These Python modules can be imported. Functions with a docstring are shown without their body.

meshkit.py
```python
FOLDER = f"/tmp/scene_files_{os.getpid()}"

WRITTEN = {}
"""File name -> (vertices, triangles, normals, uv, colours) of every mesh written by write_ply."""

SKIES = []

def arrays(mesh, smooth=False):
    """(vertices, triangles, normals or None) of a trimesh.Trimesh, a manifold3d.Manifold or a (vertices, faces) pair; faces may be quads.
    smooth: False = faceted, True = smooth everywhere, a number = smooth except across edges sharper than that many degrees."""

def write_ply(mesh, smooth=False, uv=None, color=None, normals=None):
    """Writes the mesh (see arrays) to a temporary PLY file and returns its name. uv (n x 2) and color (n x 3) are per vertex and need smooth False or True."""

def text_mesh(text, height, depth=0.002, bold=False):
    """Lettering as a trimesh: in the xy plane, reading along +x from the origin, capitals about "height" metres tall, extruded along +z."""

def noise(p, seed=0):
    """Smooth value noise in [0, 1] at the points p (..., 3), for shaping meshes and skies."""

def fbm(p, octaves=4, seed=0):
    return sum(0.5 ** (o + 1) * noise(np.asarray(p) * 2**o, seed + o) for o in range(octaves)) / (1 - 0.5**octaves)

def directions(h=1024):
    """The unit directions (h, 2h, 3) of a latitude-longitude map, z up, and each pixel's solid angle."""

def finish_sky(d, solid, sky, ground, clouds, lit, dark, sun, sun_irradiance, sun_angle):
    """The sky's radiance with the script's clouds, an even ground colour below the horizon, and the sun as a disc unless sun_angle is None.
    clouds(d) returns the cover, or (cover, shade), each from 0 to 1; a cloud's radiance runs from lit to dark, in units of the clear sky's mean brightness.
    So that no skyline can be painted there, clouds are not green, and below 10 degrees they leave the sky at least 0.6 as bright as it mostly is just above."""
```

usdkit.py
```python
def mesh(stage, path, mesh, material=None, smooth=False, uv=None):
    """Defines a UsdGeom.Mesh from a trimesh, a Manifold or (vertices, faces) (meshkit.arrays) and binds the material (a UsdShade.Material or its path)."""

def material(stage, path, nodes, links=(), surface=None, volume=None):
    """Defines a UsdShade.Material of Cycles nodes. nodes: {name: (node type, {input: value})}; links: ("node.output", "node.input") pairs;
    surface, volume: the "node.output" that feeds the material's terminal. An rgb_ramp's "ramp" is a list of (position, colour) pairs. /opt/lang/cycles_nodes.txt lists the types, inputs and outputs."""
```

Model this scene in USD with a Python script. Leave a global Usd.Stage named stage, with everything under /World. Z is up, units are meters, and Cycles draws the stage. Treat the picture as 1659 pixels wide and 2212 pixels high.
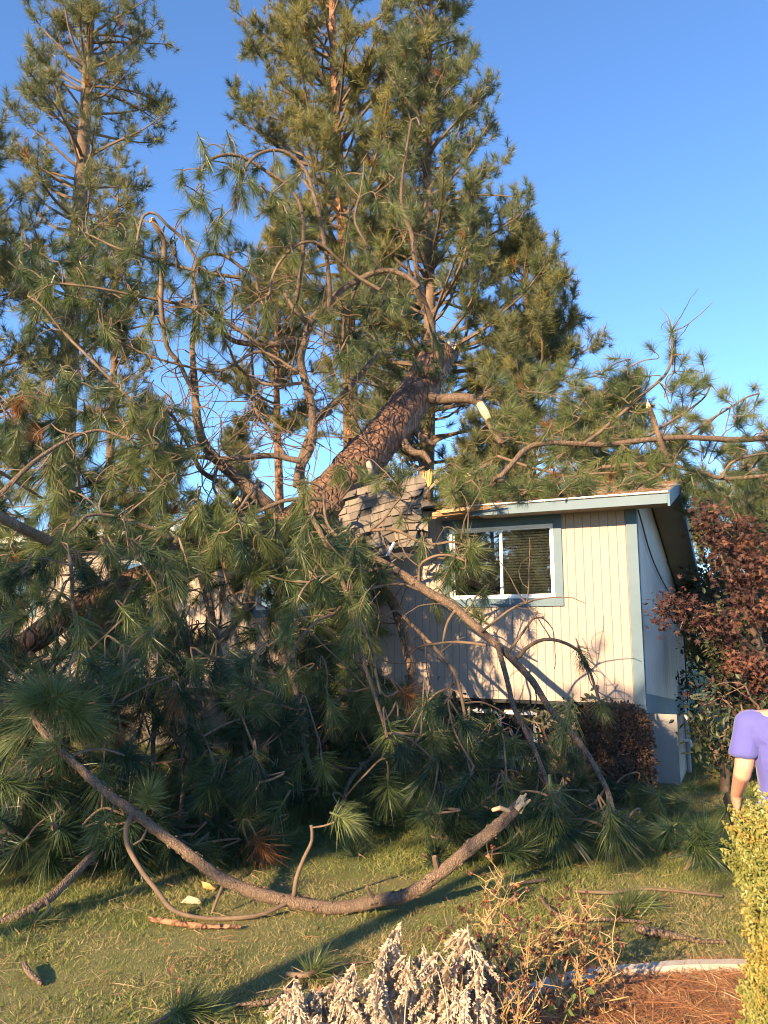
import math, random
import numpy as np
import trimesh
import manifold3d as m3
from scipy.spatial import cKDTree
from pxr import Usd, UsdGeom, UsdLux, UsdShade, Gf, Sdf, Vt
import usdkit, meshkit

random.seed(7)
rng = np.random.default_rng(7)
stage = Usd.Stage.CreateInMemory()
UsdGeom.SetStageUpAxis(stage, 'Z')
UsdGeom.SetStageMetersPerUnit(stage, 1.0)
world = UsdGeom.Xform.Define(stage, '/World')
stage.SetDefaultPrim(world.GetPrim())

# ------------------------------------------------------------------ camera, sky, sun
EXPOSURE = 1.62
PITCH, FPX, EYE = math.radians(9.0), 1661.0, np.array([0.0, 0.0, 1.75])   # focal length in units of a 1659 x 2212 picture
SUN_AZ, SUN_EL = math.radians(36.0), math.radians(20.5)                    # azimuth: behind the camera, towards its left
SUN_DIR = np.array([-math.sin(SUN_AZ) * math.cos(SUN_EL), -math.cos(SUN_AZ) * math.cos(SUN_EL), math.sin(SUN_EL)])
SUN_INTENSITY, SKY_STRENGTH = 1.25, 0.115

cam = UsdGeom.Camera.Define(stage, '/World/camera')
cam.CreateHorizontalApertureAttr(36.0)
cam.CreateVerticalApertureAttr(48.0)
cam.CreateFocalLengthAttr(36.0 * FPX / 1659.0)
cam.CreateClippingRangeAttr(Gf.Vec2f(0.05, 5000.0))
cam.CreateExposureAttr(EXPOSURE)
cam.AddTranslateOp().Set(Gf.Vec3d(*EYE))
cam.AddRotateXOp().Set(90.0 + math.degrees(PITCH))


def mat(name, nodes, links=(), surface='p.BSDF', volume=None):
    return usdkit.material(stage, '/World/Looks/' + name, nodes, links, surface=surface, volume=volume)


sky_mat = mat('sky_material', {
    'sky': ('sky_texture', {'sky_type': 'single_scattering', 'sun_disc': False, 'sun_elevation': SUN_EL, 'sun_rotation': math.atan2(SUN_DIR[0], SUN_DIR[1]),
                            'altitude': 600.0, 'air_density': 1.0, 'aerosol_density': 0.1, 'ozone_density': 6.0}),
    'b': ('background_shader', {'strength': SKY_STRENGTH})}, [('sky.color', 'b.color')], surface='b.background')
sky = UsdLux.DomeLight.Define(stage, '/World/sky')
UsdShade.MaterialBindingAPI.Apply(sky.GetPrim()).Bind(sky_mat)
sky.GetPrim().SetCustomDataByKey('kind', 'structure')

sun = UsdLux.DistantLight.Define(stage, '/World/sun')
sun.CreateNormalizeAttr(True)
sun.CreateIntensityAttr(SUN_INTENSITY)
sun.CreateAngleAttr(0.5)
sun.CreateColorAttr(Gf.Vec3f(1.0, 0.73, 0.43))
z = SUN_DIR
xa = np.cross([0, 0, 1.0], z); xa /= np.linalg.norm(xa)
ya = np.cross(z, xa)
sun.AddTransformOp().Set(Gf.Matrix4d(*xa, 0, *ya, 0, *z, 0, 0, 0, 0, 1))


# ------------------------------------------------------------------ where things in the photograph stand
def ray(x, y):
    a, b = (x - 829.5) / FPX, (1106 - y) / FPX
    return np.array([a, math.cos(PITCH) - b * math.sin(PITCH), math.sin(PITCH) + b * math.cos(PITCH)])


def P(x, y, d):
    """The point seen at x, y at d metres in front of the photographer."""
    r = ray(x, y)
    return EYE + r * d / r[1]


def G(x, y, h=0.0):
    """The point of the ground (or of the level h) seen at x, y."""
    r = ray(x, y)
    return EYE + r * (h - EYE[2]) / r[2]


def project(q):
    q = np.atleast_2d(q) - EYE
    f = q[:, 1] * math.cos(PITCH) + q[:, 2] * math.sin(PITCH)
    u = -q[:, 1] * math.sin(PITCH) + q[:, 2] * math.cos(PITCH)
    return np.stack([829.5 + FPX * q[:, 0] / f, 1106 - FPX * u / f, f], 1)


# ------------------------------------------------------------------ scene-writing helpers
taken = {}


def path_for(name, parent=None):
    base = (parent.GetPath().pathString if parent is not None else '/World') + '/' + name
    n = taken.get(base, -1) + 1
    taken[base] = n
    return base if n == 0 else f'{base}_{n:03d}'


def tag(prim, label=None, cat=None, group=None, kind=None):
    for k, v in (('label', label), ('category', cat), ('group', group), ('kind', kind)):
        if v:
            prim.SetCustomDataByKey(k, v)
    return prim


def thing(name, label, cat, loc=(0, 0, 0), group=None, rz=0.0):
    x = UsdGeom.Xform.Define(stage, path_for(name))
    x.AddTranslateOp().Set(Gf.Vec3d(*map(float, loc)))
    if rz:
        x.AddRotateZOp().Set(math.degrees(rz))
    p = x.GetPrim()
    tag(p, label, cat, group)
    origin[p.GetPath()] = np.array(loc, float)
    return p


origin = {}


def base_of(parent):
    if parent is None:
        return np.zeros(3)
    p = parent
    while p.GetPath() not in origin:
        p = p.GetParent()
        if p.IsPseudoRoot():
            return np.zeros(3)
    return origin[p.GetPath()]


def put(name, mesh, m, parent=None, smooth=False, label=None, kind=None, cat=None, group=None):
    """One Mesh prim; the mesh is given in world metres and is stored relative to its thing."""
    v, f, nn = meshkit.arrays(mesh, smooth)
    if len(f) == 0:
        return None
    v = v - base_of(parent)
    g = UsdGeom.Mesh.Define(stage, path_for(name, parent))
    g.CreatePointsAttr(Vt.Vec3fArray.FromNumpy(np.ascontiguousarray(v, np.float32)))
    g.CreateFaceVertexCountsAttr(Vt.IntArray.FromNumpy(np.full(len(f), 3, np.int32)))
    g.CreateFaceVertexIndicesAttr(Vt.IntArray.FromNumpy(np.ascontiguousarray(f, np.int32).ravel()))
    g.CreateSubdivisionSchemeAttr('none')
    if nn is not None:
        g.CreateNormalsAttr(Vt.Vec3fArray.FromNumpy(np.ascontiguousarray(nn, np.float32)))
        g.SetNormalsInterpolation('vertex')
    UsdShade.MaterialBindingAPI.Apply(g.GetPrim()).Bind(m)
    tag(g.GetPrim(), label, cat, group, kind)
    return g.GetPrim()


proto_scope = stage.CreateClassPrim('/World/Prototypes')


def proto(name, mesh, m, smooth=False):
    """A class prim with one mesh, the source of copies."""
    g = usdkit.mesh(stage, f'/World/Prototypes/{name}', mesh, m, smooth)
    return g.GetPrim()


def quats(R):
    """Rotation matrices (n,3,3), columns = axes, to quaternions w,x,y,z."""
    from scipy.spatial.transform import Rotation
    q = Rotation.from_matrix(R).as_quat()
    return q[:, [3, 0, 1, 2]]


def frames(d, roll=None, gen=rng):
    """Rotations whose z axis is each direction d, turned by roll."""
    d = np.asarray(d, float)
    d = d / (np.linalg.norm(d, axis=1, keepdims=True) + 1e-12)
    up = np.where(np.abs(d[:, 2:]) < 0.95, [[0, 0, 1.0]], [[1.0, 0, 0]])
    a = np.cross(up, d); a /= np.linalg.norm(a, axis=1, keepdims=True)
    b = np.cross(d, a)
    if roll is None:
        roll = gen.uniform(0, 2 * np.pi, len(d))
    c, s = np.cos(roll)[:, None], np.sin(roll)[:, None]
    return np.stack([a * c + b * s, b * c - a * s, d], 2)


def scatter(name, parent, protos, pos, R, scale, which, kind='stuff', label=None, cat=None):
    """A PointInstancer: copies of the prototype meshes (trimesh, material) at pos with rotations R."""
    pi = UsdGeom.PointInstancer.Define(stage, path_for(name, parent))
    path = pi.GetPath().pathString
    targets = []
    for k, (mm, mt) in enumerate(protos):
        g = usdkit.mesh(stage, f'{path}/source_{k}', mm, mt)
        targets.append(g.GetPath())
    pi.CreatePrototypesRel().SetTargets(targets)
    pi.CreatePositionsAttr(Vt.Vec3fArray.FromNumpy(np.ascontiguousarray(np.asarray(pos) - base_of(parent), np.float32)))
    q = quats(R)
    pi.CreateOrientationsAttr(Vt.QuathArray([Gf.Quath(*map(float, x)) for x in q]))
    s = np.asarray(scale, np.float32)
    if s.ndim == 1:
        s = np.repeat(s[:, None], 3, 1)
    pi.CreateScalesAttr(Vt.Vec3fArray.FromNumpy(np.ascontiguousarray(s)))
    pi.CreateProtoIndicesAttr(Vt.IntArray.FromNumpy(np.ascontiguousarray(which, np.int32)))
    tag(pi.GetPrim(), label, cat, None, kind)
    return pi.GetPrim()


# ------------------------------------------------------------------ mesh helpers
def box(x0, x1, y0, y1, z0, z1):
    m = trimesh.creation.box([x1 - x0, y1 - y0, z1 - z0])
    m.apply_translation([(x0 + x1) / 2, (y0 + y1) / 2, (z0 + z1) / 2])
    return m


def hexa(c):
    """A block from its eight corners, order: bottom loop of four, top loop of four."""
    f = np.array([[0, 3, 2, 1], [4, 5, 6, 7], [0, 1, 5, 4], [1, 2, 6, 5], [2, 3, 7, 6], [3, 0, 4, 7]])
    f = np.vstack([f[:, [0, 1, 2]], f[:, [0, 2, 3]]])
    m = trimesh.Trimesh(np.asarray(c, float), f, process=False)
    if m.volume < 0:
        m.invert()
    return m


def join(parts):
    parts = [p for p in parts if p is not None]
    return trimesh.util.concatenate(parts) if parts else None


def resample(p, step, keep=None):
    """A smooth curve (Catmull-Rom) through the points, about one point per step metres; also carries extra columns."""
    p = np.asarray(p, float)
    if len(p) == 2:
        n = max(2, int(np.linalg.norm(p[1, :3] - p[0, :3]) / step) + 1)
        return p[0] + (p[1] - p[0]) * np.linspace(0, 1, n)[:, None]
    e = np.vstack([2 * p[0] - p[1], p, 2 * p[-1] - p[-2]])
    out = []
    for i in range(1, len(e) - 2):
        n = max(1, int(round(np.linalg.norm(e[i + 1, :3] - e[i, :3]) / step)))
        t = (np.arange(n) / n)[:, None]
        a, b, c, d = e[i - 1], e[i], e[i + 1], e[i + 2]
        out.append(0.5 * (2 * b + (c - a) * t + (2 * a - 5 * b + 4 * c - d) * t ** 2 + (3 * b - a - 3 * c + d) * t ** 3))
    return np.vstack(out + [p[-1:]])


def tube_arrays(p, r, sides=6, rough=0.0, seed=0, cap=True):
    p = np.asarray(p, float)
    n = len(p)
    r = np.broadcast_to(np.asarray(r, float), (n,)).copy()
    t = np.gradient(p, axis=0)
    t /= np.linalg.norm(t, axis=1, keepdims=True) + 1e-12
    a = np.zeros_like(t)
    ref = np.array([0, 0, 1.0]) if abs(t[0, 2]) < 0.9 else np.array([1.0, 0, 0])
    prev = ref - t[0] * (ref @ t[0])
    for i in range(n):                                  # parallel transport keeps the tube from twisting
        prev = prev - t[i] * (prev @ t[i])
        prev /= np.linalg.norm(prev) + 1e-12
        a[i] = prev
    b = np.cross(t, a)
    ang = np.arange(sides) * 2 * np.pi / sides
    rr = r[:, None] * np.ones(sides)
    v = p[:, None] + rr[..., None] * (np.cos(ang)[None, :, None] * a[:, None] + np.sin(ang)[None, :, None] * b[:, None])
    if rough:
        nz = meshkit.fbm(v * np.array([9, 9, 9.0]) / max(0.15, 6 * float(r.mean())), 3, seed) - 0.5
        v = p[:, None] + (v - p[:, None]) * (1 + rough * nz[..., None] * 2)
    v = v.reshape(-1, 3)
    i, j = np.meshgrid(np.arange(n - 1), np.arange(sides), indexing='ij')
    q = np.stack([i * sides + j, i * sides + (j + 1) % sides, (i + 1) * sides + (j + 1) % sides, (i + 1) * sides + j], -1).reshape(-1, 4)
    f = np.vstack([q[:, [0, 1, 2]], q[:, [0, 2, 3]]])
    if cap:
        k = len(v)
        v = np.vstack([v, p[0], p[-1]])
        jj = np.arange(sides)
        f = np.vstack([f, np.stack([np.full(sides, k), (jj + 1) % sides, jj], 1),
                       np.stack([np.full(sides, k + 1), (n - 1) * sides + jj, (n - 1) * sides + (jj + 1) % sides], 1)])
    return v, f


def tube(p, r, sides=6, rough=0.0, seed=0):
    v, f = tube_arrays(p, r, sides, rough, seed)
    return trimesh.Trimesh(v, f, process=False)


class Bag:
    """Collects arrays into one mesh."""
    def __init__(self):
        self.v, self.f, self.n = [], [], 0

    def add(self, v, f):
        self.v.append(v); self.f.append(f + self.n); self.n += len(v)

    def tube(self, p, r, sides=5, **k):
        self.add(*tube_arrays(p, r, sides, **k))

    def mesh(self):
        return trimesh.Trimesh(np.vstack(self.v), np.vstack(self.f), process=False) if self.n else None


def blades(p0, d, length, width, bend, gen, segs=2, flat=None):
    """Narrow tapering blades: roots p0, directions d, lengths; bend is an offset vector (per metre squared) added along the blade."""
    n = len(p0)
    d = d / np.linalg.norm(d, axis=1, keepdims=True)
    s = np.cross(d, gen.normal(size=(n, 3)) if flat is None else flat)
    s /= np.linalg.norm(s, axis=1, keepdims=True) + 1e-9
    length = np.broadcast_to(length, (n,))[:, None]
    width = np.broadcast_to(width, (n,))[:, None]
    rows = []
    for k in range(segs):
        t = k / segs
        c = p0 + d * length * t + bend * t * t * length
        w = width * (1.0 - 0.45 * t)
        rows += [c - s * w / 2, c + s * w / 2]
    rows.append(p0 + d * length + bend * length)
    v = np.stack(rows, 1)                               # n, 2*segs+1, 3
    m = 2 * segs + 1
    tri = []
    for k in range(segs - 1):
        a = 2 * k
        tri += [[a, a + 1, a + 3], [a, a + 3, a + 2]]
    a = 2 * (segs - 1)
    tri.append([a, a + 1, a + 2])
    f = (np.arange(n)[:, None, None] * m + np.array(tri)[None]).reshape(-1, 3)
    return v.reshape(-1, 3), f


# ------------------------------------------------------------------ materials
def noisy(name, c1, c2, scale=3.0, rough=0.7, bump=0.0, bscale=30.0, detail=4.0, spec=0.3, c3=None, stretch=None, bdist=0.01, **more):
    """A matt or glossy surface whose colour wanders between two or three tones, with fine relief."""
    ramp = [(0.32, c1), (0.68, c2)] if c3 is None else [(0.3, c1), (0.5, c2), (0.7, c3)]
    nodes = {'tc': ('geometry', {}), 'm': ('mapping', {'scale': stretch or (1, 1, 1)}), 'n': ('noise_texture', {'scale': scale, 'detail': detail, 'roughness': 0.6}),
             'r': ('rgb_ramp', {'ramp': ramp}), 'p': ('principled_bsdf', {'roughness': rough, 'specular_ior_level': spec, **more})}
    links = [('tc.position', 'm.vector'), ('m.vector', 'n.vector'), ('n.fac', 'r.fac'), ('r.color', 'p.base_color')]
    if bump:
        nodes['n2'] = ('noise_texture', {'scale': bscale, 'detail': 5.0})
        nodes['b'] = ('bump', {'strength': bump, 'distance': bdist})
        links += [('m.vector', 'n2.vector'), ('n2.fac', 'b.height'), ('b.normal', 'p.normal')]
    return mat(name, nodes, links)


def needle(name, c1, c2, trans=0.36, rough=0.36, spec=0.5):
    nodes = {'g': ('geometry', {}), 'n': ('noise_texture', {'scale': 2.2, 'detail': 3.0}), 'o': ('object_info', {}),
             'a': ('math', {'math_type': 'multiply_add', 'value2': 0.5}), 'a2': ('math', {'math_type': 'multiply', 'value2': 0.5}),
             'r': ('rgb_ramp', {'ramp': [(0.2, c1), (0.75, c2)]}),
             'p': ('principled_bsdf', {'roughness': rough, 'specular_ior_level': spec}), 't': ('translucent_bsdf', {}), 'x': ('mix_closure', {'fac': trans})}
    links = [('g.position', 'n.vector'), ('o.random', 'a2.value1'), ('n.fac', 'a.value1'), ('a2.value', 'a.value3'), ('a.value', 'r.fac'), ('r.color', 'p.base_color'), ('r.color', 't.color'),
             ('p.BSDF', 'x.closure1'), ('t.BSDF', 'x.closure2')]
    return mat(name, nodes, links, surface='x.closure')


def bark(name, c1, c2, c3, scale=1.0, rough=0.85, deep=0.03):
    nodes = {'g': ('geometry', {}), 'm': ('mapping', {'scale': (scale, scale, scale * 0.45)}),
             'v': ('voronoi_texture', {'scale': 11.0, 'feature': 'distance_to_edge', 'randomness': 1.0}), 'n': ('noise_texture', {'scale': 5.0, 'detail': 5.0}),
             'w': ('mix_vector', {'fac': 0.12}), 'n3': ('noise_texture', {'scale': 45.0, 'detail': 4.0}),
             'vr': ('map_range', {'from_min': 0.0, 'from_max': 0.22, 'to_min': 0.0, 'to_max': 1.0, 'clamp': True}),
             'h': ('math', {'math_type': 'multiply_add', 'value2': 0.35}), 'r': ('rgb_ramp', {'ramp': [(0.25, c1), (0.5, c2), (0.75, c3)]}),
             'k': ('mix_color', {'blend_type': 'multiply', 'fac': 0.55}), 'vc': ('rgb_ramp', {'ramp': [(0.0, (0.25, 0.22, 0.2)), (0.5, (1, 1, 1))]}),
             'b': ('bump', {'strength': 0.9, 'distance': deep}), 'p': ('principled_bsdf', {'roughness': rough, 'specular_ior_level': 0.25})}
    links = [('g.position', 'm.vector'), ('m.vector', 'w.a'), ('n.color', 'w.b'), ('m.vector', 'n.vector'), ('w.result', 'v.vector'), ('g.position', 'n3.vector'),
             ('v.distance', 'vr.value'), ('n3.fac', 'h.value1'), ('vr.result', 'h.value3'), ('h.value', 'b.height'), ('b.normal', 'p.normal'),
             ('n.fac', 'r.fac'), ('r.color', 'k.a'), ('vr.result', 'vc.fac'), ('vc.color', 'k.b'), ('k.result', 'p.base_color')]
    return mat(name, nodes, links)


M = {}
M['needle_dark'] = needle('needle_dark', (0.022, 0.048, 0.025), (0.042, 0.076, 0.034))  # deep green old needles, darkened further to paint shade in the hollows
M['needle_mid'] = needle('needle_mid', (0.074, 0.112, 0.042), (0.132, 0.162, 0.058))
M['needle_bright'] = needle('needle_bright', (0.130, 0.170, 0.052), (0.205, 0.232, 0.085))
M['needle_far'] = needle('needle_far', (0.115, 0.135, 0.055), (0.210, 0.208, 0.082), rough=0.5)
M['needle_gold'] = needle('needle_gold', (0.180, 0.172, 0.050), (0.290, 0.252, 0.070), rough=0.5)
M['needle_blue'] = needle('needle_blue', (0.095, 0.122, 0.068), (0.160, 0.172, 0.090), rough=0.5)
M['needle_dead'] = needle('needle_dead', (0.22, 0.085, 0.03), (0.32, 0.14, 0.05), rough=0.6)
M['bark'] = bark('bark', (0.115, 0.060, 0.041), (0.205, 0.113, 0.074), (0.30, 0.165, 0.108), 1.15, deep=0.05)
M['bark_limb'] = bark('bark_limb', (0.105, 0.076, 0.056), (0.180, 0.125, 0.088), (0.245, 0.170, 0.118), 5.5, deep=0.008)
M['bark_fine'] = bark('bark_fine', (0.150, 0.100, 0.070), (0.215, 0.148, 0.102), (0.280, 0.195, 0.135), 9.0, deep=0.006)
M['bark_red'] = bark('bark_red', (0.17, 0.088, 0.05), (0.29, 0.145, 0.08), (0.36, 0.20, 0.12), 1.0)
M['bark_far'] = noisy('bark_far', (0.10, 0.07, 0.05), (0.22, 0.145, 0.095), 6.0, 0.9, 0.6, 14.0, bdist=0.03)
M['twig'] = noisy('twig', (0.095, 0.066, 0.046), (0.20, 0.135, 0.088), 8.0, 0.8, 0.4, 120.0, bdist=0.004)
M['raw_wood'] = noisy('raw_wood', (0.62, 0.40, 0.20), (0.72, 0.52, 0.32), 12.0, 0.75, 0.5, 60.0, stretch=(1, 1, 6))
M['torn_pale'] = noisy('torn_pale', (0.30, 0.24, 0.19), (0.42, 0.34, 0.27), 14.0, 0.85, 0.6, 70.0)
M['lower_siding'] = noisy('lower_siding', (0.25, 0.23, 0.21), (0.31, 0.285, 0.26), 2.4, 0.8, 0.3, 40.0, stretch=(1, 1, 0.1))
M['raw_orange'] = noisy('raw_orange', (0.60, 0.27, 0.08), (0.70, 0.36, 0.13), 12.0, 0.75, 0.4, 60.0)
M['siding'] = noisy('siding', (0.355, 0.280, 0.230), (0.392, 0.311, 0.258), 1.2, 0.65, 0.25, 60.0, stretch=(1, 1, 0.15), bdist=0.002)
M['siding_dark'] = noisy('siding_dark', (0.25, 0.195, 0.16), (0.28, 0.22, 0.18), 2.0, 0.8)
M['end_siding'] = noisy('end_siding', (0.40, 0.38, 0.365), (0.46, 0.44, 0.42), 2.4, 0.7, 0.25, 40.0, stretch=(1, 1, 0.1), bdist=0.003)
M['blue_trim'] = noisy('blue_trim', (0.070, 0.122, 0.162), (0.092, 0.150, 0.190), 3.0, 0.5, 0.15, 70.0, bdist=0.002)
M['white'] = noisy('white_vinyl', (0.74, 0.73, 0.71), (0.80, 0.79, 0.77), 3.0, 0.4)
M['foundation'] = noisy('foundation', (0.10, 0.082, 0.066), (0.15, 0.12, 0.098), 3.0, 0.85, 0.4, 30.0)  # lower front wall, its shade put into the colour
M['felt'] = noisy('roof_felt', (0.045, 0.040, 0.036), (0.07, 0.062, 0.055), 9.0, 0.9)
M['soffit'] = noisy('soffit', (0.20, 0.165, 0.13), (0.26, 0.215, 0.165), 2.0, 0.8)
M['deck_wood'] = noisy('deck_wood', (0.34, 0.19, 0.09), (0.44, 0.26, 0.13), 5.0, 0.8, 0.3, 40.0)
for k, (a, b) in enumerate([((0.15, 0.125, 0.105), (0.21, 0.175, 0.14)), ((0.12, 0.10, 0.085), (0.17, 0.14, 0.115)), ((0.19, 0.16, 0.13), (0.25, 0.21, 0.165))]):
    M[f'shingle{k}'] = noisy(f'shingle_{k}', a, b, 60.0, 0.9, 0.7, 300.0, bdist=0.004)
M['glass'] = mat('window_glass', {'f': ('fresnel', {'IOR': 1.6}), 't': ('transparent_bsdf', {'color': (0.68, 0.70, 0.69)}), 'g': ('glossy_bsdf', {'roughness': 0.015, 'color': (1, 1, 1)}),
                                  'a': ('math', {'math_type': 'multiply_add', 'value2': 1.0, 'value3': 0.20}), 'x': ('mix_closure', {})},
                 [('f.fac', 'a.value1'), ('a.value', 'x.fac'), ('t.BSDF', 'x.closure1'), ('g.BSDF', 'x.closure2')], surface='x.closure')
M['blind'] = noisy('blind', (0.40, 0.39, 0.36), (0.45, 0.44, 0.41), 4.0, 0.6)
M['screen'] = noisy('screen', (0.025, 0.027, 0.03), (0.035, 0.037, 0.04), 4.0, 0.8)
M['black'] = noisy('black', (0.012, 0.012, 0.014), (0.02, 0.02, 0.022), 4.0, 0.5)
M['metal'] = noisy('metal', (0.32, 0.33, 0.34), (0.40, 0.41, 0.42), 4.0, 0.5)
M['red_paint'] = noisy('red_paint', (0.42, 0.10, 0.05), (0.50, 0.14, 0.07), 5.0, 0.6)
M['concrete'] = noisy('concrete', (0.40, 0.335, 0.265), (0.50, 0.43, 0.35), 9.0, 0.9, 0.5, 90.0, bdist=0.006)
M['leaf_dry'] = noisy('leaf_dry', (0.17, 0.085, 0.048), (0.31, 0.175, 0.095), 12.0, 0.8)


def leafy(name, c1, c2, trans=0.3, rough=0.5):
    return needle(name, c1, c2, trans, rough, 0.4)


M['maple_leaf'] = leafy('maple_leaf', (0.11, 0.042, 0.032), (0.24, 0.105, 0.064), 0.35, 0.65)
M['maple_dark'] = leafy('maple_dark', (0.048, 0.022, 0.022), (0.085, 0.036, 0.030), 0.3, 0.65)  # darker copy of the maple leaf, shade painted into its colour
M['box_leaf'] = leafy('box_leaf', (0.19, 0.21, 0.058), (0.34, 0.32, 0.10), 0.25, 0.42)
M['box_leaf2'] = leafy('box_leaf_gold', (0.30, 0.24, 0.06), (0.42, 0.34, 0.10), 0.25, 0.45)
M['box_core'] = noisy('box_core', (0.05, 0.05, 0.02), (0.09, 0.085, 0.035), 20.0, 0.9)
M['brown_shrub'] = leafy('brown_shrub', (0.085, 0.052, 0.036), (0.16, 0.092, 0.058), 0.15, 0.8)
M['shrub_core'] = noisy('shrub_core', (0.03, 0.022, 0.017), (0.05, 0.036, 0.027), 8.0, 0.9)
M['dark_leaf'] = leafy('dark_leaf', (0.022, 0.034, 0.018), (0.05, 0.062, 0.026), 0.2, 0.5)
M['rose_leaf'] = leafy('rose_leaf', (0.11, 0.16, 0.04), (0.20, 0.25, 0.07), 0.3, 0.4)
M['rose_stem'] = noisy('rose_stem', (0.25, 0.155, 0.07), (0.42, 0.30, 0.13), 14.0, 0.6)
M['rose_hip'] = noisy('rose_hip', (0.045, 0.022, 0.018), (0.13, 0.052, 0.032), 40.0, 0.5)
M['hip_red'] = noisy('hip_red', (0.40, 0.10, 0.03), (0.50, 0.17, 0.05), 40.0, 0.45)
M['sage'] = leafy('sage', (0.44, 0.345, 0.25), (0.60, 0.49, 0.375), 0.2, 0.85)
M['sage_stem'] = noisy('sage_stem', (0.40, 0.30, 0.22), (0.52, 0.42, 0.32), 14.0, 0.8)
M['shirt'] = noisy('shirt', (0.090, 0.088, 0.315), (0.110, 0.107, 0.36), 3.0, 0.85, 0.4, 18.0, sheen_weight=0.2, bdist=0.012)
M['skin'] = noisy('skin', (0.56, 0.27, 0.18), (0.64, 0.33, 0.22), 9.0, 0.5, 0.15, 120.0, subsurface_weight=0.1, bdist=0.002)
M['jeans'] = noisy('jeans', (0.05, 0.07, 0.12), (0.08, 0.10, 0.17), 9.0, 0.85)
M['hair'] = noisy('hair', (0.10, 0.07, 0.05), (0.16, 0.12, 0.09), 40.0, 0.6)
M['soil'] = noisy('soil', (0.055, 0.036, 0.025), (0.12, 0.078, 0.052), 14.0, 0.95, 0.9, 50.0, bdist=0.02)
M['lawn'] = noisy('lawn', (0.095, 0.115, 0.032), (0.180, 0.180, 0.060), 1.6, 0.9, 0.9, 120.0, c3=(0.20, 0.165, 0.065), bdist=0.02)
M['grass_a'] = leafy('grass_a', (0.120, 0.165, 0.036), (0.205, 0.225, 0.062), 0.3, 0.5)
M['grass_b'] = leafy('grass_b', (0.23, 0.19, 0.075), (0.34, 0.28, 0.125), 0.25, 0.7)
M['grass_c'] = leafy('grass_c', (0.175, 0.195, 0.045), (0.285, 0.275, 0.085), 0.35, 0.5)
M['litter'] = noisy('needle_litter', (0.27, 0.115, 0.050), (0.43, 0.20, 0.090), 9.0, 0.7)
M['litter_tan'] = noisy('needle_litter_tan', (0.42, 0.28, 0.13), (0.55, 0.40, 0.22), 9.0, 0.7)

# ------------------------------------------------------------------ ground
s = 60
gx, gy = np.concatenate([np.linspace(-400, -13, 14), np.linspace(-12, 12, 97), np.linspace(13, 400, 14)]), np.concatenate([np.linspace(-300, -3, 12), np.linspace(-2, 16, 73), np.linspace(17, 600, 16)])
X, Y = np.meshgrid(gx, gy, indexing='ij')
Z = 0.03 * (meshkit.fbm(np.stack([X * 0.8, Y * 0.8, 0 * X], -1), 3, 3) - 0.5) * (np.abs(X) < 12.5) * (Y < 16.5) - 0.004
i, j = np.meshgrid(np.arange(len(gx) - 1), np.arange(len(gy) - 1), indexing='ij')
k = i * len(gy) + j
q = np.stack([k, k + len(gy), k + len(gy) + 1, k + 1], -1).reshape(-1, 4)
lawn = put('lawn', (np.stack([X, Y, Z], -1).reshape(-1, 3), q), M['lawn'], smooth=True, kind='structure')

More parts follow.
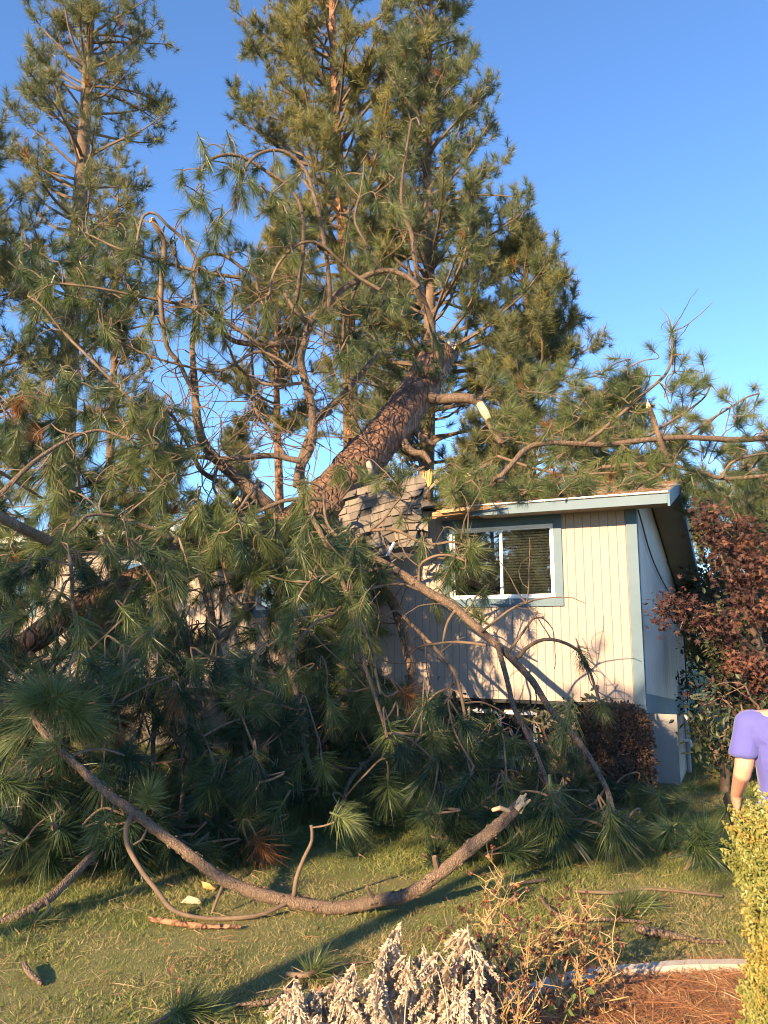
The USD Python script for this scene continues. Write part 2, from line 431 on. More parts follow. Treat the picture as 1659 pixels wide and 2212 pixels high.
# curved concrete edging and the planting bed in front of it
edge_px = [(1700, 2080), (1590, 2082), (1480, 2084), (1380, 2092), (1280, 2102), (1205, 2118), (1130, 2145), (1060, 2175), (960, 2222), (860, 2275), (760, 2340)]
edge = resample([G(x, y, 0.05) for x, y in edge_px], 0.06)
edge[:, 2] = 0
tt = np.gradient(edge, axis=0); tt /= np.linalg.norm(tt, axis=1, keepdims=True)
nn = np.stack([-tt[:, 1], tt[:, 0], 0 * tt[:, 0]], 1)          # turned towards the bed or the lawn
sgn = 1 if (nn @ np.array([0.3, -1, 0])).mean() < 0 else -1     # sgn * nn points to the lawn
prof = [(-0.048, -0.05), (-0.048, 0.042), (-0.03, 0.062), (0.03, 0.062), (0.048, 0.042), (0.048, -0.05)]
V = np.stack([edge + nn * a + [0, 0, b] + 0.0012 * rng.normal(size=edge.shape) for a, b in prof], 1).reshape(-1, 3)
n, c = len(edge), len(prof)
i, j = np.meshgrid(np.arange(n - 1), np.arange(c), indexing='ij')
q = np.stack([i * c + j, i * c + (j + 1) % c, (i + 1) * c + (j + 1) % c, (i + 1) * c + j], -1).reshape(-1, 4)
put('kerb', (V, q), M['concrete'], kind='structure', label='curved grey concrete edging between lawn and planting bed')
inner = edge
bed_front = np.array([[x, 1.6, 0] for x in np.linspace(inner[0, 0], inner[-1, 0], len(inner))])
rows = 24
V = np.stack([inner * (1 - t) + bed_front * t for t in np.linspace(0, 1, rows)], 1)
V[..., 2] = 0.022 + 0.03 * (meshkit.fbm(np.stack([V[..., 0] * 5, V[..., 1] * 5, 0 * V[..., 0]], -1), 3, 5) - 0.5)
i, j = np.meshgrid(np.arange(n - 1), np.arange(rows - 1), indexing='ij')
k = i * rows + j
q = np.stack([k, k + 1, k + rows + 1, k + rows], -1).reshape(-1, 4)
put('planting_bed', (V.reshape(-1, 3), q), M['soil'], smooth=True, kind='structure')


def in_bed(p):
    """Whether ground points lie on the bed side of the edging."""
    yb = np.interp(p[:, 0], edge[::-1, 0], edge[::-1, 1], left=-9, right=edge[0, 1])
    return (p[:, 1] < yb + 0.04) & (p[:, 0] > edge[-1, 0])


def ground_points(n, ymax=2600, gen=rng, y0=1740):
    """Random points of the ground in view, spread evenly over the picture rather than over the ground."""
    return np.array([G(x, y) for x, y in zip(gen.uniform(-60, 1720, n), gen.uniform(y0, ymax, n))])


# grass: tufts of blades set all over the lawn that is near enough to see them
def grass_patch(gen, n, hgt, mixcol):
    p0 = np.c_[gen.uniform(-0.09, 0.09, (n, 2)), np.full(n, -0.004)]
    d = np.c_[gen.normal(0, 0.55, (n, 2)), np.ones(n)]
    return trimesh.Trimesh(*blades(p0, d, gen.uniform(0.5, 1.2, n) * hgt, 0.0042, np.c_[gen.normal(0, 0.3, (n, 2)), -0.25 * np.ones(n)], gen), process=False)


gg = np.random.default_rng(11)
gx, gy = np.meshgrid(np.arange(-6.5, 6.5, 0.105), np.arange(3.1, 12.5, 0.105))
gp = np.c_[gx.ravel(), gy.ravel(), 0 * gx.ravel()] + np.c_[gg.uniform(-.05, .05, (gx.size, 2)), np.zeros(gx.size)]
pr = project(gp)
gp = gp[(pr[:, 0] > -120) & (pr[:, 0] < 1790) & ~in_bed(gp)]
dry = meshkit.fbm(np.c_[gp[:, :2] * 1.1, 0 * gp[:, :1]], 3, 9) + gg.normal(0, 0.09, len(gp)) > 0.53
pats = [(grass_patch(gg, 52, 0.040, 0), M['grass_a']), (grass_patch(gg, 52, 0.052, 0), M['grass_c']), (grass_patch(gg, 50, 0.036, 0), M['grass_b'])]
scatter('grass', None, pats, gp, frames(np.tile([0, 0, 1.0], (len(gp), 1)), gen=gg), gg.uniform(0.7, 1.2, len(gp)) * (0.65 + 0.9 * meshkit.fbm(np.c_[gp[:, :2] * 2.3, 0 * gp[:, :1]], 3, 14)), np.where(dry, 2, gg.integers(0, 2, len(gp))), label='mown autumn lawn, green with straw coloured patches', cat='grass')


# pine needles strewn over the bed and the lawn
def litter_patch(gen, n, size, length):
    p0 = np.c_[gen.uniform(-size, size, (n, 2)), gen.uniform(0.0, 0.02, n)]
    ang = gen.uniform(0, 2 * np.pi, n)
    d = np.c_[np.cos(ang), np.sin(ang), gen.normal(0, 0.12, n)]
    return trimesh.Trimesh(*blades(p0, d, gen.uniform(0.6, 1.1, n) * length, 0.0035, np.c_[gen.normal(0, 0.12, (n, 2)), -0.02 * np.ones(n)], gen, flat=np.tile([0, 0, 1.0], (n, 1)) + gen.normal(0, .3, (n, 3))), process=False)


lg = np.random.default_rng(12)
bp = np.c_[lg.uniform(-0.6, 2.6, 2600), lg.uniform(2.3, 4.6, 2600), np.full(2600, 0.028)]
bp = bp[in_bed(bp)]
bp = bp[lg.uniform(size=len(bp)) < 0.25 + 0.75 * (bp[:, 0] > 0.7)]
scatter('fallen_needles', None, [(litter_patch(lg, 26, 0.1, 0.16), M['litter']), (litter_patch(lg, 16, 0.1, 0.15), M['litter_tan'])], bp, frames(np.tile([0, 0, 1.0], (len(bp), 1)), gen=lg),
        lg.uniform(0.7, 1.2, len(bp)), (lg.uniform(size=len(bp)) < 0.25).astype(int), label='rusty fallen pine needles carpeting the planting bed', cat='pine needles')
lp = ground_points(380, 2400, lg, 1760)
lp = lp[~in_bed(lp) & (lp[:, 1] < 9)]
lp[:, 2] = 0.03
scatter('strewn_needles', None, [(litter_patch(lg, 3, 0.14, 0.15), M['litter_tan']), (litter_patch(lg, 4, 0.14, 0.12), M['litter'])], lp, frames(np.tile([0, 0, 1.0], (len(lp), 1)), gen=lg),
        lg.uniform(0.7, 1.3, len(lp)), (lg.uniform(size=len(lp)) < 0.3).astype(int), label='loose tan pine needles strewn over the lawn', cat='pine needles')


def leaf_mesh(gen, lobes=5, curl=0.3):
    """A small dry star-shaped leaf, curled."""
    a = np.linspace(0, 2 * np.pi, 2 * lobes, endpoint=False)
    r = np.where(np.arange(2 * lobes) % 2 == 0, 1.0, 0.42) * gen.uniform(0.8, 1.15, 2 * lobes)
    v = np.c_[r * np.cos(a), r * np.sin(a), curl * r ** 2 * np.cos(a * 1.0 + gen.uniform(0, 6))]
    v = np.vstack([[0, 0, 0], v])
    k = np.arange(2 * lobes)
    return trimesh.Trimesh(v, np.stack([np.zeros_like(k), k + 1, (k + 1) % (2 * lobes) + 1], 1), process=False)


fp = np.vstack([ground_points(90, 2300, lg, 1790), np.array([G(lg.uniform(1200, 1480), lg.uniform(1790, 1860)) for _ in range(60)])])
fp = fp[(fp[:, 1] < 9)]
fp[:, 2] = 0.045
scatter('dry_leaves', None, [(leaf_mesh(lg, 3, 0.9), M['leaf_dry']), (leaf_mesh(lg, 4, 1.2), M['leaf_dry'])], fp, frames(np.c_[lg.normal(0, .35, (len(fp), 2)), np.ones(len(fp))], gen=lg),
        lg.uniform(0.012, 0.027, len(fp)), lg.integers(0, 2, len(fp)), label='curled brown leaves scattered on the lawn', cat='leaves')

# ------------------------------------------------------------------ the house
WA = math.radians(25)
CORNER = np.array([3.065, 9.3, 0.0])
TV = np.array([-math.cos(WA), math.sin(WA), 0.0])      # along the front wall, away to the left
NV = np.array([-math.sin(WA), -math.cos(WA), 0.0])     # out of the front wall
UP = np.array([0, 0, 1.0])


def Wp(u, zz, n=0.0):
    return CORNER + TV * u + NV * n + UP * zz


def wblock(u0, u1, z0, z1, n0, n1):
    return hexa([Wp(u0, z0, n0), Wp(u1, z0, n0), Wp(u1, z0, n1), Wp(u0, z0, n1), Wp(u0, z1, n0), Wp(u1, z1, n0), Wp(u1, z1, n1), Wp(u0, z1, n1)])


house = thing('house', 'cream split-level house with blue trim and a caved-in roof edge under the fallen pine', 'house', CORNER)
U1, ZB, ZT = 15.0, 0.93, 3.30
DEPTH = 6.9
RIDGE_N, RIDGE_Z, SL, SLB = -1.35, 3.80, 0.247, 0.27


def roof_z(n):
    return RIDGE_Z - SL * (n - RIDGE_N) if n > RIDGE_N else RIDGE_Z - SLB * (RIDGE_N - n)


windows = [(1.0, 2.40, 2.20, 3.14), (10.2, 11.9, 2.15, 3.05), (7.75, 8.25, 1.0, 2.95), (4.35, 5.5, 2.1, 3.05)]     # u0, u1, z0, z1 of the openings
openings = [(a - 0.09, b + 0.09, c - 0.09, d + 0.1) for a, b, c, d in windows]
# the wall behind the boards, in pieces that leave the openings free
bits, cuts = [], sorted([o for o in openings], key=lambda o: o[0])
u = 0.0
for (a, b, c, d) in cuts:
    bits += [wblock(u, a + 0.08, ZB, ZT + 0.115, -0.14, -0.010), wblock(a + 0.08, b - 0.08, ZB, c + 0.08, -0.14, -0.010), wblock(a + 0.08, b - 0.08, d - 0.08, ZT + 0.115, -0.14, -0.010)]
    u = b - 0.08
bits.append(wblock(u, U1, ZB, ZT + 0.115, -0.14, -0.010))
front_wall = put('front_wall', join(bits), M['siding_dark'], house)
pitch = 0.1035
u = 0.115
hr = np.random.default_rng(21)
while u < U1:
    u2 = u + pitch
    spans = [(ZB, ZT + 0.02)]
    for (a, b, c, d) in openings:
        if a < (u + u2) / 2 < b:
            spans = [(z0, z1) for s0, s1 in spans for z0, z1 in ((s0, min(s1, c)), (max(s0, d), s1)) if z1 - z0 > 0.02]
    for z0, z1 in spans:
        e = hr.uniform(0, 0.0016)
        c0 = [Wp(u + 0.0015, z0, -0.009), Wp(u2 - 0.0015, z0, -0.009), Wp(u2 - 0.0036, z0, e), Wp(u + 0.0036, z0, e)]
        put('siding_board', hexa(c0 + [p + UP * (z1 - z0) for p in c0]), M['siding'], front_wall)
    u = u2
bag = Bag()
u = 0.115
while u < U1:
    for zz_ in (1.02, 1.75, 2.45, 3.12):
        if not any(a - .02 < u + pitch / 2 < b + .02 and c - .02 < zz_ < d + .02 for a, b, c, d in openings) and hr.uniform() < 0.7:

            z1_ = zz_ + hr.uniform(-.02, .02)
            w_ = wblock(u + pitch / 2 - 0.0045, u + pitch / 2 + 0.0045, z1_, z1_ + 0.009, 0.0018, 0.0032)
            bag.add(np.array(w_.vertices), np.array(w_.faces))
    u += pitch
put('nail_heads', bag.mesh(), M['soffit'], front_wall, kind='stuff')
put('corner_trim', wblock(-0.022, 0.105, ZB - 0.012, ZT + 0.01, -0.015, 0.022), M['blue_trim'], house)
put('corner_trim', wblock(-0.0225, -0.002, ZB + 0.02, ZT + 0.01, -0.11, -0.016), M['blue_trim'], house)
put('wall_base', wblock(-0.01, U1, ZB - 0.045, ZB - 0.004, -0.30, -0.012), M['black'], house, label='underside below the front siding, coloured black for its shade')  # black colour stands in for the shade under the overhang

# the gable end, its bottom edge and blue band stepping down towards the back
def En(n, zz, out=0.0):
    """A point of the gable end: n metres behind the front wall, out metres proud of it."""
    return CORNER - NV * n + UP * zz - TV * out


def prism_end(poly, o0, o1):
    a = [En(n, zz, o0) for n, zz in poly]
    b = [En(n, zz, o1) for n, zz in poly]
    k = len(poly)
    f = [[0, i, i + 1] for i in range(1, k - 1)] + [[k, k + i + 1, k + i] for i in range(1, k - 1)]
    for i in range(k):
        j = (i + 1) % k
        f += [[i, j + k, j], [i, i + k, j + k]]
    m = trimesh.Trimesh(np.array(a + b), np.array(f), process=False)
    if m.volume < 0:
        m.invert()
    return m


def band(n):
    return ZB - 0.094 * n


nd = DEPTH
gable_wall = put('gable_wall', prism_end([(0.02, band(0) + 0.13), (nd, band(nd) + 0.13), (nd, roof_z(-nd) - 0.05), (-RIDGE_N, RIDGE_Z - 0.06), (0.02, roof_z(-0.02) - 0.05)], -0.12, -0.012), M['siding_dark'], house)
nn0 = 0.03
while nn0 < nd:
    n1 = min(nn0 + 0.305, nd)
    nm = (nn0 + n1) / 2
    top = lambda n: roof_z(-n) - 0.055
    pts = [(nn0 + 0.004, band(nn0) + 0.13), (n1 - 0.004, band(n1) + 0.13), (n1 - 0.004, top(n1)), (nn0 + 0.004, top(nn0))]
    put('siding_board', prism_end(pts, -0.0115, 0.0 + hr.uniform(0, 0.0015)), M['end_siding'], gable_wall)
    nn0 = n1
put('base_band', prism_end([(0.0, band(0) - 0.10), (nd, band(nd) - 0.10), (nd, band(nd) + 0.128), (0.0, band(0) + 0.128)], -0.10, 0.024), M['blue_trim'], house)
put('rear_trim', prism_end([(nd - 0.11, band(nd) + 0.13), (nd, band(nd) + 0.13), (nd, roof_z(-nd) - 0.06), (nd - 0.11, roof_z(-nd + 0.1) - 0.06)], 0.002, 0.02), M['black'], house, label='dark trim at the rear corner of the gable end')
# lower storey, set back under the siding
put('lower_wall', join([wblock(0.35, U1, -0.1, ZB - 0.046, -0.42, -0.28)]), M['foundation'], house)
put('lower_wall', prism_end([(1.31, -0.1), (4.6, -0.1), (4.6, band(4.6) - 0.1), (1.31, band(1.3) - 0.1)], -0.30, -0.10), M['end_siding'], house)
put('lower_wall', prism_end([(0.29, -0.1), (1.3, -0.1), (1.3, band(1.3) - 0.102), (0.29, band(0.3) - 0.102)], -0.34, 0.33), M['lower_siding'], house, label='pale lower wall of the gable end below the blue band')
pc = [En(1.2, 0.0, 0.37), En(1.2, band(1.2) - 0.1, 0.37)]
put('downspout', tube(resample(pc, 0.2), 0.03, 8), M['metal'], house)
put('pipe_stub', tube(np.array([En(1.15, 0.40, 0.3), En(1.15, 0.40, 0.40), En(1.15, 0.32, 0.42)]), 0.022, 8), M['white'], house)
put('wall_cable', tube(resample([En(0.1, 3.26, 0.035), En(1.5, 2.78, 0.03), En(3.6, 2.45, 0.03), En(5.6, 2.32, 0.03)], 0.2), 0.011, 5), M['black'], house, label='thin dark cable running down across the gable end')
meter = put('meter_box', prism_end([(4.75, 0.35), (5.15, 0.35), (5.15, 0.85), (4.75, 0.85)], -0.1, 0.1), M['metal'], house)
put('meter_pipe', tube(np.array([En(4.95, -0.05, 0.0), En(4.95, 0.35, 0.0)]), 0.03, 8), M['metal'], meter)

# roof: decks, soffits, fascias, rakes; the front edge is broken off to the left of u = 2.0
OH, RK = 0.45, 0.45


def slab(u0, u1, n0, n1, off0, off1):
    return hexa([Wp(u0, roof_z(n0) + off0, n0), Wp(u1, roof_z(n0) + off0, n0), Wp(u1, roof_z(n1) + off0, n1), Wp(u0, roof_z(n1) + off0, n1),
                 Wp(u0, roof_z(n0) + off1, n0), Wp(u1, roof_z(n0) + off1, n0), Wp(u1, roof_z(n1) + off1, n1), Wp(u0, roof_z(n1) + off1, n1)])


roof = put('roof', join([slab(-RK + 0.03, 2.35, RIDGE_N, OH - 0.02, -0.035, -0.004), slab(2.36, 4.9, RIDGE_N, -0.35, -0.035, -0.004), slab(4.91, U1, RIDGE_N, OH - 0.02, -0.035, -0.004),
                         slab(-RK + 0.03, U1, -nd - 0.5, RIDGE_N - 0.003, -0.035, -0.004)]), M['shingle1'], house)
put('soffit', join([wblock(-RK + 0.03, 1.9, 3.255, 3.268, 0.024, OH - 0.035), wblock(5.2, U1, 3.255, 3.268, 0.024, OH - 0.035)]), M['soffit'], house)
put('soffit', slab(-RK + 0.03, -0.03, RIDGE_N, 0.0, -0.075, -0.06), M['soffit'], house)
put('soffit', slab(-RK + 0.03, -0.03, -nd - 0.5, RIDGE_N - 0.002, -0.075, -0.06), M['soffit'], house)
fas = put('fascia', wblock(-RK + 0.026, 1.95, 3.235, 3.352, OH - 0.03, OH), M['blue_trim'], house)
put('drip_edge', wblock(-RK + 0.015, 1.98, 3.354, 3.378, OH - 0.045, OH + 0.012), M['white'], fas)
fl = put('fascia', wblock(5.3, U1, 3.235, 3.352, OH - 0.03, OH), M['blue_trim'], house)
g = put('gutter', join([wblock(5.4, U1, 3.30, 3.306, OH + 0.003, OH + 0.11), wblock(5.4, U1, 3.306, 3.395, OH + 0.104, OH + 0.112), wblock(5.4, U1, 3.306, 3.395, OH + 0.003, OH + 0.008),
                        wblock(5.4, U1, 3.382, 3.396, OH + 0.1125, OH + 0.122)]), M['white'], house)
put('rake_board', slab(-RK, -RK + 0.024, RIDGE_N - 0.0, OH, -0.155, 0.012), M['blue_trim'], house)
put('rake_board', slab(-RK, -RK + 0.024, -nd - 0.5, RIDGE_N - 0.002, -0.155, 0.012), M['blue_trim'], house)
# shingles laid tab by tab on the part of the slope that shows
ex = 0.128
for r_ in range(15):
    n1 = OH + 0.02 - r_ * ex
    n0 = max(n1 - ex - 0.03, RIDGE_N)
    if n1 <= RIDGE_N + 0.03:
        break
    u = -RK + 0.005 - (r_ % 2) * 0.12
    while u < 2.3:
        u2 = u + 0.24
        a, b = max(u + 0.004, -RK + 0.002), min(u2 - 0.004, 2.33)
        if b - a > 0.03:
            lift = hr.uniform(0.008, 0.016)
            z0 = roof_z(n0) + 0.002
            c0 = [Wp(a, roof_z(n1) + 0.003, n1), Wp(b, roof_z(n1) + 0.003, n1), Wp(b, z0, n0), Wp(a, z0, n0)]
            c1 = [Wp(a, roof_z(n1) + lift, n1), Wp(b, roof_z(n1) + lift + hr.uniform(-.003, .003), n1), Wp(b, z0 + 0.004, n0), Wp(a, z0 + 0.004, n0)]
            put('shingle', hexa(c0 + c1), M[f'shingle{hr.integers(0, 3)}'], roof)
        u = u2

# the part of the roof that was crushed: a sheet of shingles bent down over the top of the wall
tl, tr, br, bl = P(720, 1078, 10.30), P(915, 1022, 10.25), P(934, 1178, 9.98), P(757, 1202, 10.05)


def crush(s, t):
    """s across (left to right), t down."""
    p = (tl * (1 - s) + tr * s) * (1 - t) + (bl * (1 - s) + br * s) * t
    bulge = 0.045 * math.sin(11 * t + 3 * s) * s + 0.16 * math.sin(math.pi * t) * (0.4 + s) + 0.05 * math.sin(5 * s + 2 * t)
    return p + NV * bulge + UP * (0.03 * math.sin(3.1 * s + 0.4) * (1 - t) - 0.05 * math.sin(2.3 * math.pi * s) * t)


V, n_ = [], 13
for a_ in range(n_):
    for b_ in range(n_):
        V.append(crush(a_ / (n_ - 1), b_ / (n_ - 1)))
V = np.array(V)
i, j = np.meshgrid(np.arange(n_ - 1), np.arange(n_ - 1), indexing='ij')
k = i * n_ + j
q = np.stack([k, k + 1, k + n_ + 1, k + n_], -1).reshape(-1, 4)
V2 = V - NV * 0.025
sheet = trimesh.util.concatenate([trimesh.Trimesh(V, np.vstack([q[:, [0, 1, 2]], q[:, [0, 2, 3]]]), process=False), trimesh.Trimesh(V2, np.vstack([q[:, [0, 2, 1]], q[:, [0, 3, 2]]]), process=False)])
crushed = put('crushed_roof_edge', sheet, M['felt'], house, label='crushed roof edge bent down over the wall, its shingles buckled')
rows = 9
for r_ in range(rows):
    t0, t1 = r_ / rows, (r_ + 1) / rows
    s_ = -0.06 * (r_ % 2) - 0.01
    drift = hr.uniform(-0.01, 0.01)
    gap = 0.010 if r_ in (5, 6) else 0.0
    while s_ < 1.0:
        w_ = hr.uniform(0.10, 0.16)
        a, b = max(s_ + 0.0015, 0), min(s_ + w_ - 0.0015, 1.0 + hr.uniform(-0.02, 0.05))
        s_ += w_
        if b - a < 0.02 or hr.uniform() < (0.06 if a < 0.8 else 0.2):
            continue
        li = 0.012 + hr.uniform(0, 0.016) + (hr.uniform(0.02, 0.07) if hr.uniform() < 0.07 else 0) + (0.05 * max(0, (a + b) / 2 - 0.35) if r_ in (5, 6) else 0)
        lo, sag = min(t1 + 0.012, 1.02), hr.uniform(-0.012, 0.016)
        A, B, Cc, D = crush(a, t0 - gap), crush(b, t0 - gap), crush(b, lo + sag), crush(a, lo + drift)
        c0 = [A + NV * 0.003, B + NV * 0.003, Cc + NV * li, D + NV * li]
        c1 = [A + NV * 0.007, B + NV * 0.007, Cc + NV * (li + 0.007), D + NV * (li + 0.007)]
        put('shingle', hexa(c0 + c1), M[f'shingle{hr.integers(0, 3)}'], crushed)


def splinter(p0, p1, w, gen, m, parent, name='splintered_board'):
    """A torn plank with a ragged end."""
    p0, p1 = np.asarray(p0), np.asarray(p1)
    d = p1 - p0
    sd = np.cross(d, NV); sd /= np.linalg.norm(sd)
    bag = Bag()
    kx = 5
    for a_ in range(kx):
        o = (a_ / kx - 0.5) * w
        L = gen.uniform(0.72, 1.0)
        b0 = p0 + sd * o
        e0 = p0 + d * L + sd * (o + gen.uniform(-.2, .4) * w / kx)
        mm = hexa([b0, b0 + sd * w / kx * 0.98, b0 + sd * w / kx * 0.98 + NV * 0.022, b0 + NV * 0.022, e0, e0 + sd * w / kx * 0.4, e0 + sd * w / kx * 0.4 + NV * 0.012, e0 + NV * 0.012])
        bag.add(np.array(mm.vertices), np.array(mm.faces))
    return put(name, bag.mesh(), m, parent)


splinter(P(922, 1052, 10.2), P(926, 1014, 10.25), 0.14, hr, M['raw_orange'], house)
splinter(P(935, 1112, 9.85), P(1100, 1090, 9.45), 0.05, hr, M['deck_wood'], house)
put('torn_soffit', hexa([P(930, 1118, 9.95), P(1090, 1098, 9.6), P(1075, 1093, 9.95), P(935, 1104, 10.2)] + [p - UP * 0.02 for p in (P(930, 1118, 9.95), P(1090, 1098, 9.6), P(1075, 1093, 9.95), P(935, 1104, 10.2))]), M['deck_wood'], house)
put('torn_drip_edge', tube(np.array([P(828, 1216, 9.9), P(842, 1190, 9.9), P(852, 1172, 9.95)]), 0.02, 4), M['white'], house)
put('red_downspout', tube(np.array([P(816, 1330, 10.35), P(817, 1240, 10.4), P(822, 1205, 10.45)]), 0.035, 6), M['red_paint'], house)
for (xa, ya, da, xb, yb, db, w_) in [(742, 1190, 10.25, 716, 1112, 10.35, 0.09), (765, 1215, 10.15, 742, 1150, 10.3, 0.07), (690, 1205, 10.3, 660, 1130, 10.5, 0.09), (640, 1175, 10.5, 600, 1120, 10.7, 0.08), (905, 1075, 10.1, 950, 1035, 10.2, 0.05), (1015, 1098, 9.6, 930, 1108, 9.8, 0.04)]:
    splinter(P(xa, ya, da), P(xb, yb, db), w_, hr, M['deck_wood' if w_ > 0.075 else 'raw_wood'], house, 'snapped_rafter')
for q_ in ([(770, 1206, 9.95), (800, 1214, 9.9), (850, 1196, 9.85), (905, 1190, 9.85)], [(752, 1100, 10.2), (748, 1150, 10.1), (760, 1200, 10.0)]):
    a_ = resample(np.array([P(*w_) for w_ in q_]), 0.06)
    bag = Bag()
    for t_ in range(len(a_) - 1):
        o1, o2 = hr.uniform(0.03, 0.09), hr.uniform(0.03, 0.09)
        bag.add(np.array([a_[t_], a_[t_ + 1], a_[t_ + 1] - UP * o2, a_[t_] - UP * o1, a_[t_] + NV * .004, a_[t_ + 1] + NV * .004, a_[t_ + 1] - UP * o2 + NV * .004, a_[t_] - UP * o1 + NV * .004]), np.array([[0, 1, 2], [0, 2, 3], [4, 6, 5], [4, 7, 6]]))
    put('torn_felt', bag.mesh(), M['felt'], crushed)
rb = put('roof_vent', join([hexa([P(458, 1137, 10.6), P(490, 1142, 10.5), P(492, 1156, 10.5), P(460, 1150, 10.6)] + [p + NV * -0.35 + UP * 0.05 for p in (P(458, 1137, 10.6), P(490, 1142, 10.5), P(492, 1156, 10.5), P(460, 1150, 10.6))])]), M['raw_wood'], house, label='torn end of a roof rafter box sticking up through the needles')
put('vent_trim', tube(np.array([P(456, 1137, 10.55), P(480, 1124, 10.45), P(492, 1152, 10.42)]), 0.018, 4), M['white'], rb)
splinter(P(700, 1190, 10.2), P(690, 1150, 10.15), 0.25, hr, M['deck_wood'], house)
splinter(P(730, 1165, 10.3), P(705, 1120, 10.2), 0.2, hr, M['deck_wood'], house)


def window(a, b, c, d, sashes, blinds=True, screen=False, trim=True):
    fr = 0.032
    parts = [wblock(a, b, c, c + fr, -0.05, 0.018), wblock(a, b, d - fr, d, -0.05, 0.018), wblock(a, a + fr, c + fr, d - fr, -0.05, 0.018), wblock(b - fr, b, c + fr, d - fr, -0.05, 0.018)]
    w = put('window', join(parts), M['white'], house)
    if trim:
        o = 0.105
        put('trim_board', wblock(a - o, b + o, d + 0.001, d + o + 0.02, -0.02, 0.028), M['blue_trim'], w)
        put('trim_board', wblock(a - o, b + o, c - o, c - 0.001, -0.02, 0.028), M['blue_trim'], w)
        put('trim_board', wblock(a - o, a - 0.001, c, d, -0.02, 0.025), M['blue_trim'], w)
        put('trim_board', wblock(b + 0.001, b + o, c, d, -0.02, 0.025), M['blue_trim'], w)
    x = np.linspace(a + fr, b - fr, sashes + 1)
    for i_ in range(sashes):
        p, q_ = x[i_] + 0.001, x[i_ + 1] - 0.001
        nn_ = -0.012 - 0.02 * (i_ % 2)
        s2 = 0.02
        put('sash', join([wblock(p, q_, c + fr + .001, c + fr + s2, nn_ - 0.018, nn_), wblock(p, q_, d - fr - s2, d - fr - .001, nn_ - 0.018, nn_),
                          wblock(p, p + s2, c + fr + s2, d - fr - s2, nn_ - 0.018, nn_), wblock(q_ - s2, q_, c + fr + s2, d - fr - s2, nn_ - 0.018, nn_)]), M['white'], w)
        put('pane', wblock(p + s2, q_ - s2, c + fr + s2, d - fr - s2, nn_ - 0.012, nn_ - 0.008), M['glass'], w)
    if screen:
        put('insect_screen', wblock(x[1] + 0.01, x[2] - 0.01, c + fr + .03, d - fr - .03, -0.062, -0.060), M['screen'], w)
    if blinds:
        zz = c + fr + 0.02
        while zz < d - fr:
            p0 = [Wp(a + fr, zz, -0.115), Wp(b - fr, zz, -0.115), Wp(b - fr, zz + 0.021, -0.094), Wp(a + fr, zz + 0.021, -0.094)]
            put('blind_slat', hexa(p0 + [p + UP * 0.002 - NV * 0.002 for p in p0]), M['blind'], w)
            zz += 0.036
    return w


window(*windows[0], 2, True, True)
window(*windows[1], 3, True)
window(*windows[2], 1, False)
window(*windows[3], 2, True)
put('room_backing', wblock(0.3, U1 - 0.3, ZB, ZT, -1.6, -1.55), M['siding_dark'], house)
wl = put('window', join([wblock(1.35, 2.35, 0.15, 0.2, -0.29, -0.265), wblock(1.35, 2.35, 0.72, 0.77, -0.29, -0.265), wblock(1.35, 1.4, 0.2, 0.72, -0.29, -0.265), wblock(2.3, 2.35, 0.2, 0.72, -0.29, -0.265),
                         wblock(1.82, 1.87, 0.2, 0.72, -0.29, -0.265)]), M['white'], house, label='low basement window under the overhang')
put('pane', wblock(1.4, 2.3, 0.2, 0.72, -0.279, -0.275), M['screen'], wl)
put('trim_board', wblock(1.25, 2.45, 0.04, 0.148, -0.29, -0.26), M['blue_trim'], wl)

# ------------------------------------------------------------------ pine needles and pines
def tuft_mesh(gen, n=150, twig=0.16, length=0.2, width=0.0034, lo=14, hi=74, droop=0.25, segs=2, core=True, jit=0.07):
    """A brush of long needles round the end of a twig; the twig runs along +z and ends at z = 0."""
    t = gen.uniform(0, 1, n) ** 0.8
    p0 = np.c_[np.zeros((n, 2)), -twig * (1 - t)]
    th = np.radians(lo + (hi - lo) * np.clip((1 - t) * 0.75 + gen.uniform(0, 0.45, n), 0, 1))
    ph = gen.uniform(0, 2 * np.pi, n)
    d = np.c_[np.sin(th) * np.cos(ph), np.sin(th) * np.sin(ph), np.cos(th)]
    bend = np.c_[gen.normal(0, jit, (n, 2)), np.full(n, droop)] * gen.uniform(0.3, 1.2, (n, 1))
    v, f = blades(p0, d, gen.uniform(0.5, 1.15, n) * length, width, bend, gen, segs)
    bag = Bag(); bag.add(v, f)
    if core:
        bag.tube(np.array([[0, 0, -twig * 1.1], [0, 0, -twig * 0.4], [0, 0, 0.012]]), [0.0075, 0.008, 0.003], 4)
    return bag.mesh()


tg = np.random.default_rng(31)
near_tufts = [tuft_mesh(tg, 190, 0.17, 0.19, 0.0036, lo=8, hi=74, droop=0.30, jit=0.12), tuft_mesh(tg, 190, 0.12, 0.18, 0.0036, lo=5, hi=98, droop=0.14, jit=0.10), tuft_mesh(tg, 170, 0.09, 0.18, 0.0036, lo=5, hi=112, droop=0.05, jit=0.10),
              tuft_mesh(tg, 220, 0.26, 0.20, 0.0036, lo=8, hi=64, droop=0.42, jit=0.14)]
far_tufts = [tuft_mesh(tg, 60, 0.16, 0.185, 0.0085, lo=8, hi=78, droop=0.05, segs=1, core=False), tuft_mesh(tg, 50, 0.13, 0.17, 0.0085, lo=8, hi=70, droop=0.0, segs=1, core=False),
             tuft_mesh(tg, 70, 0.22, 0.17, 0.0085, lo=12, hi=84, droop=0.0, segs=1, core=False)]


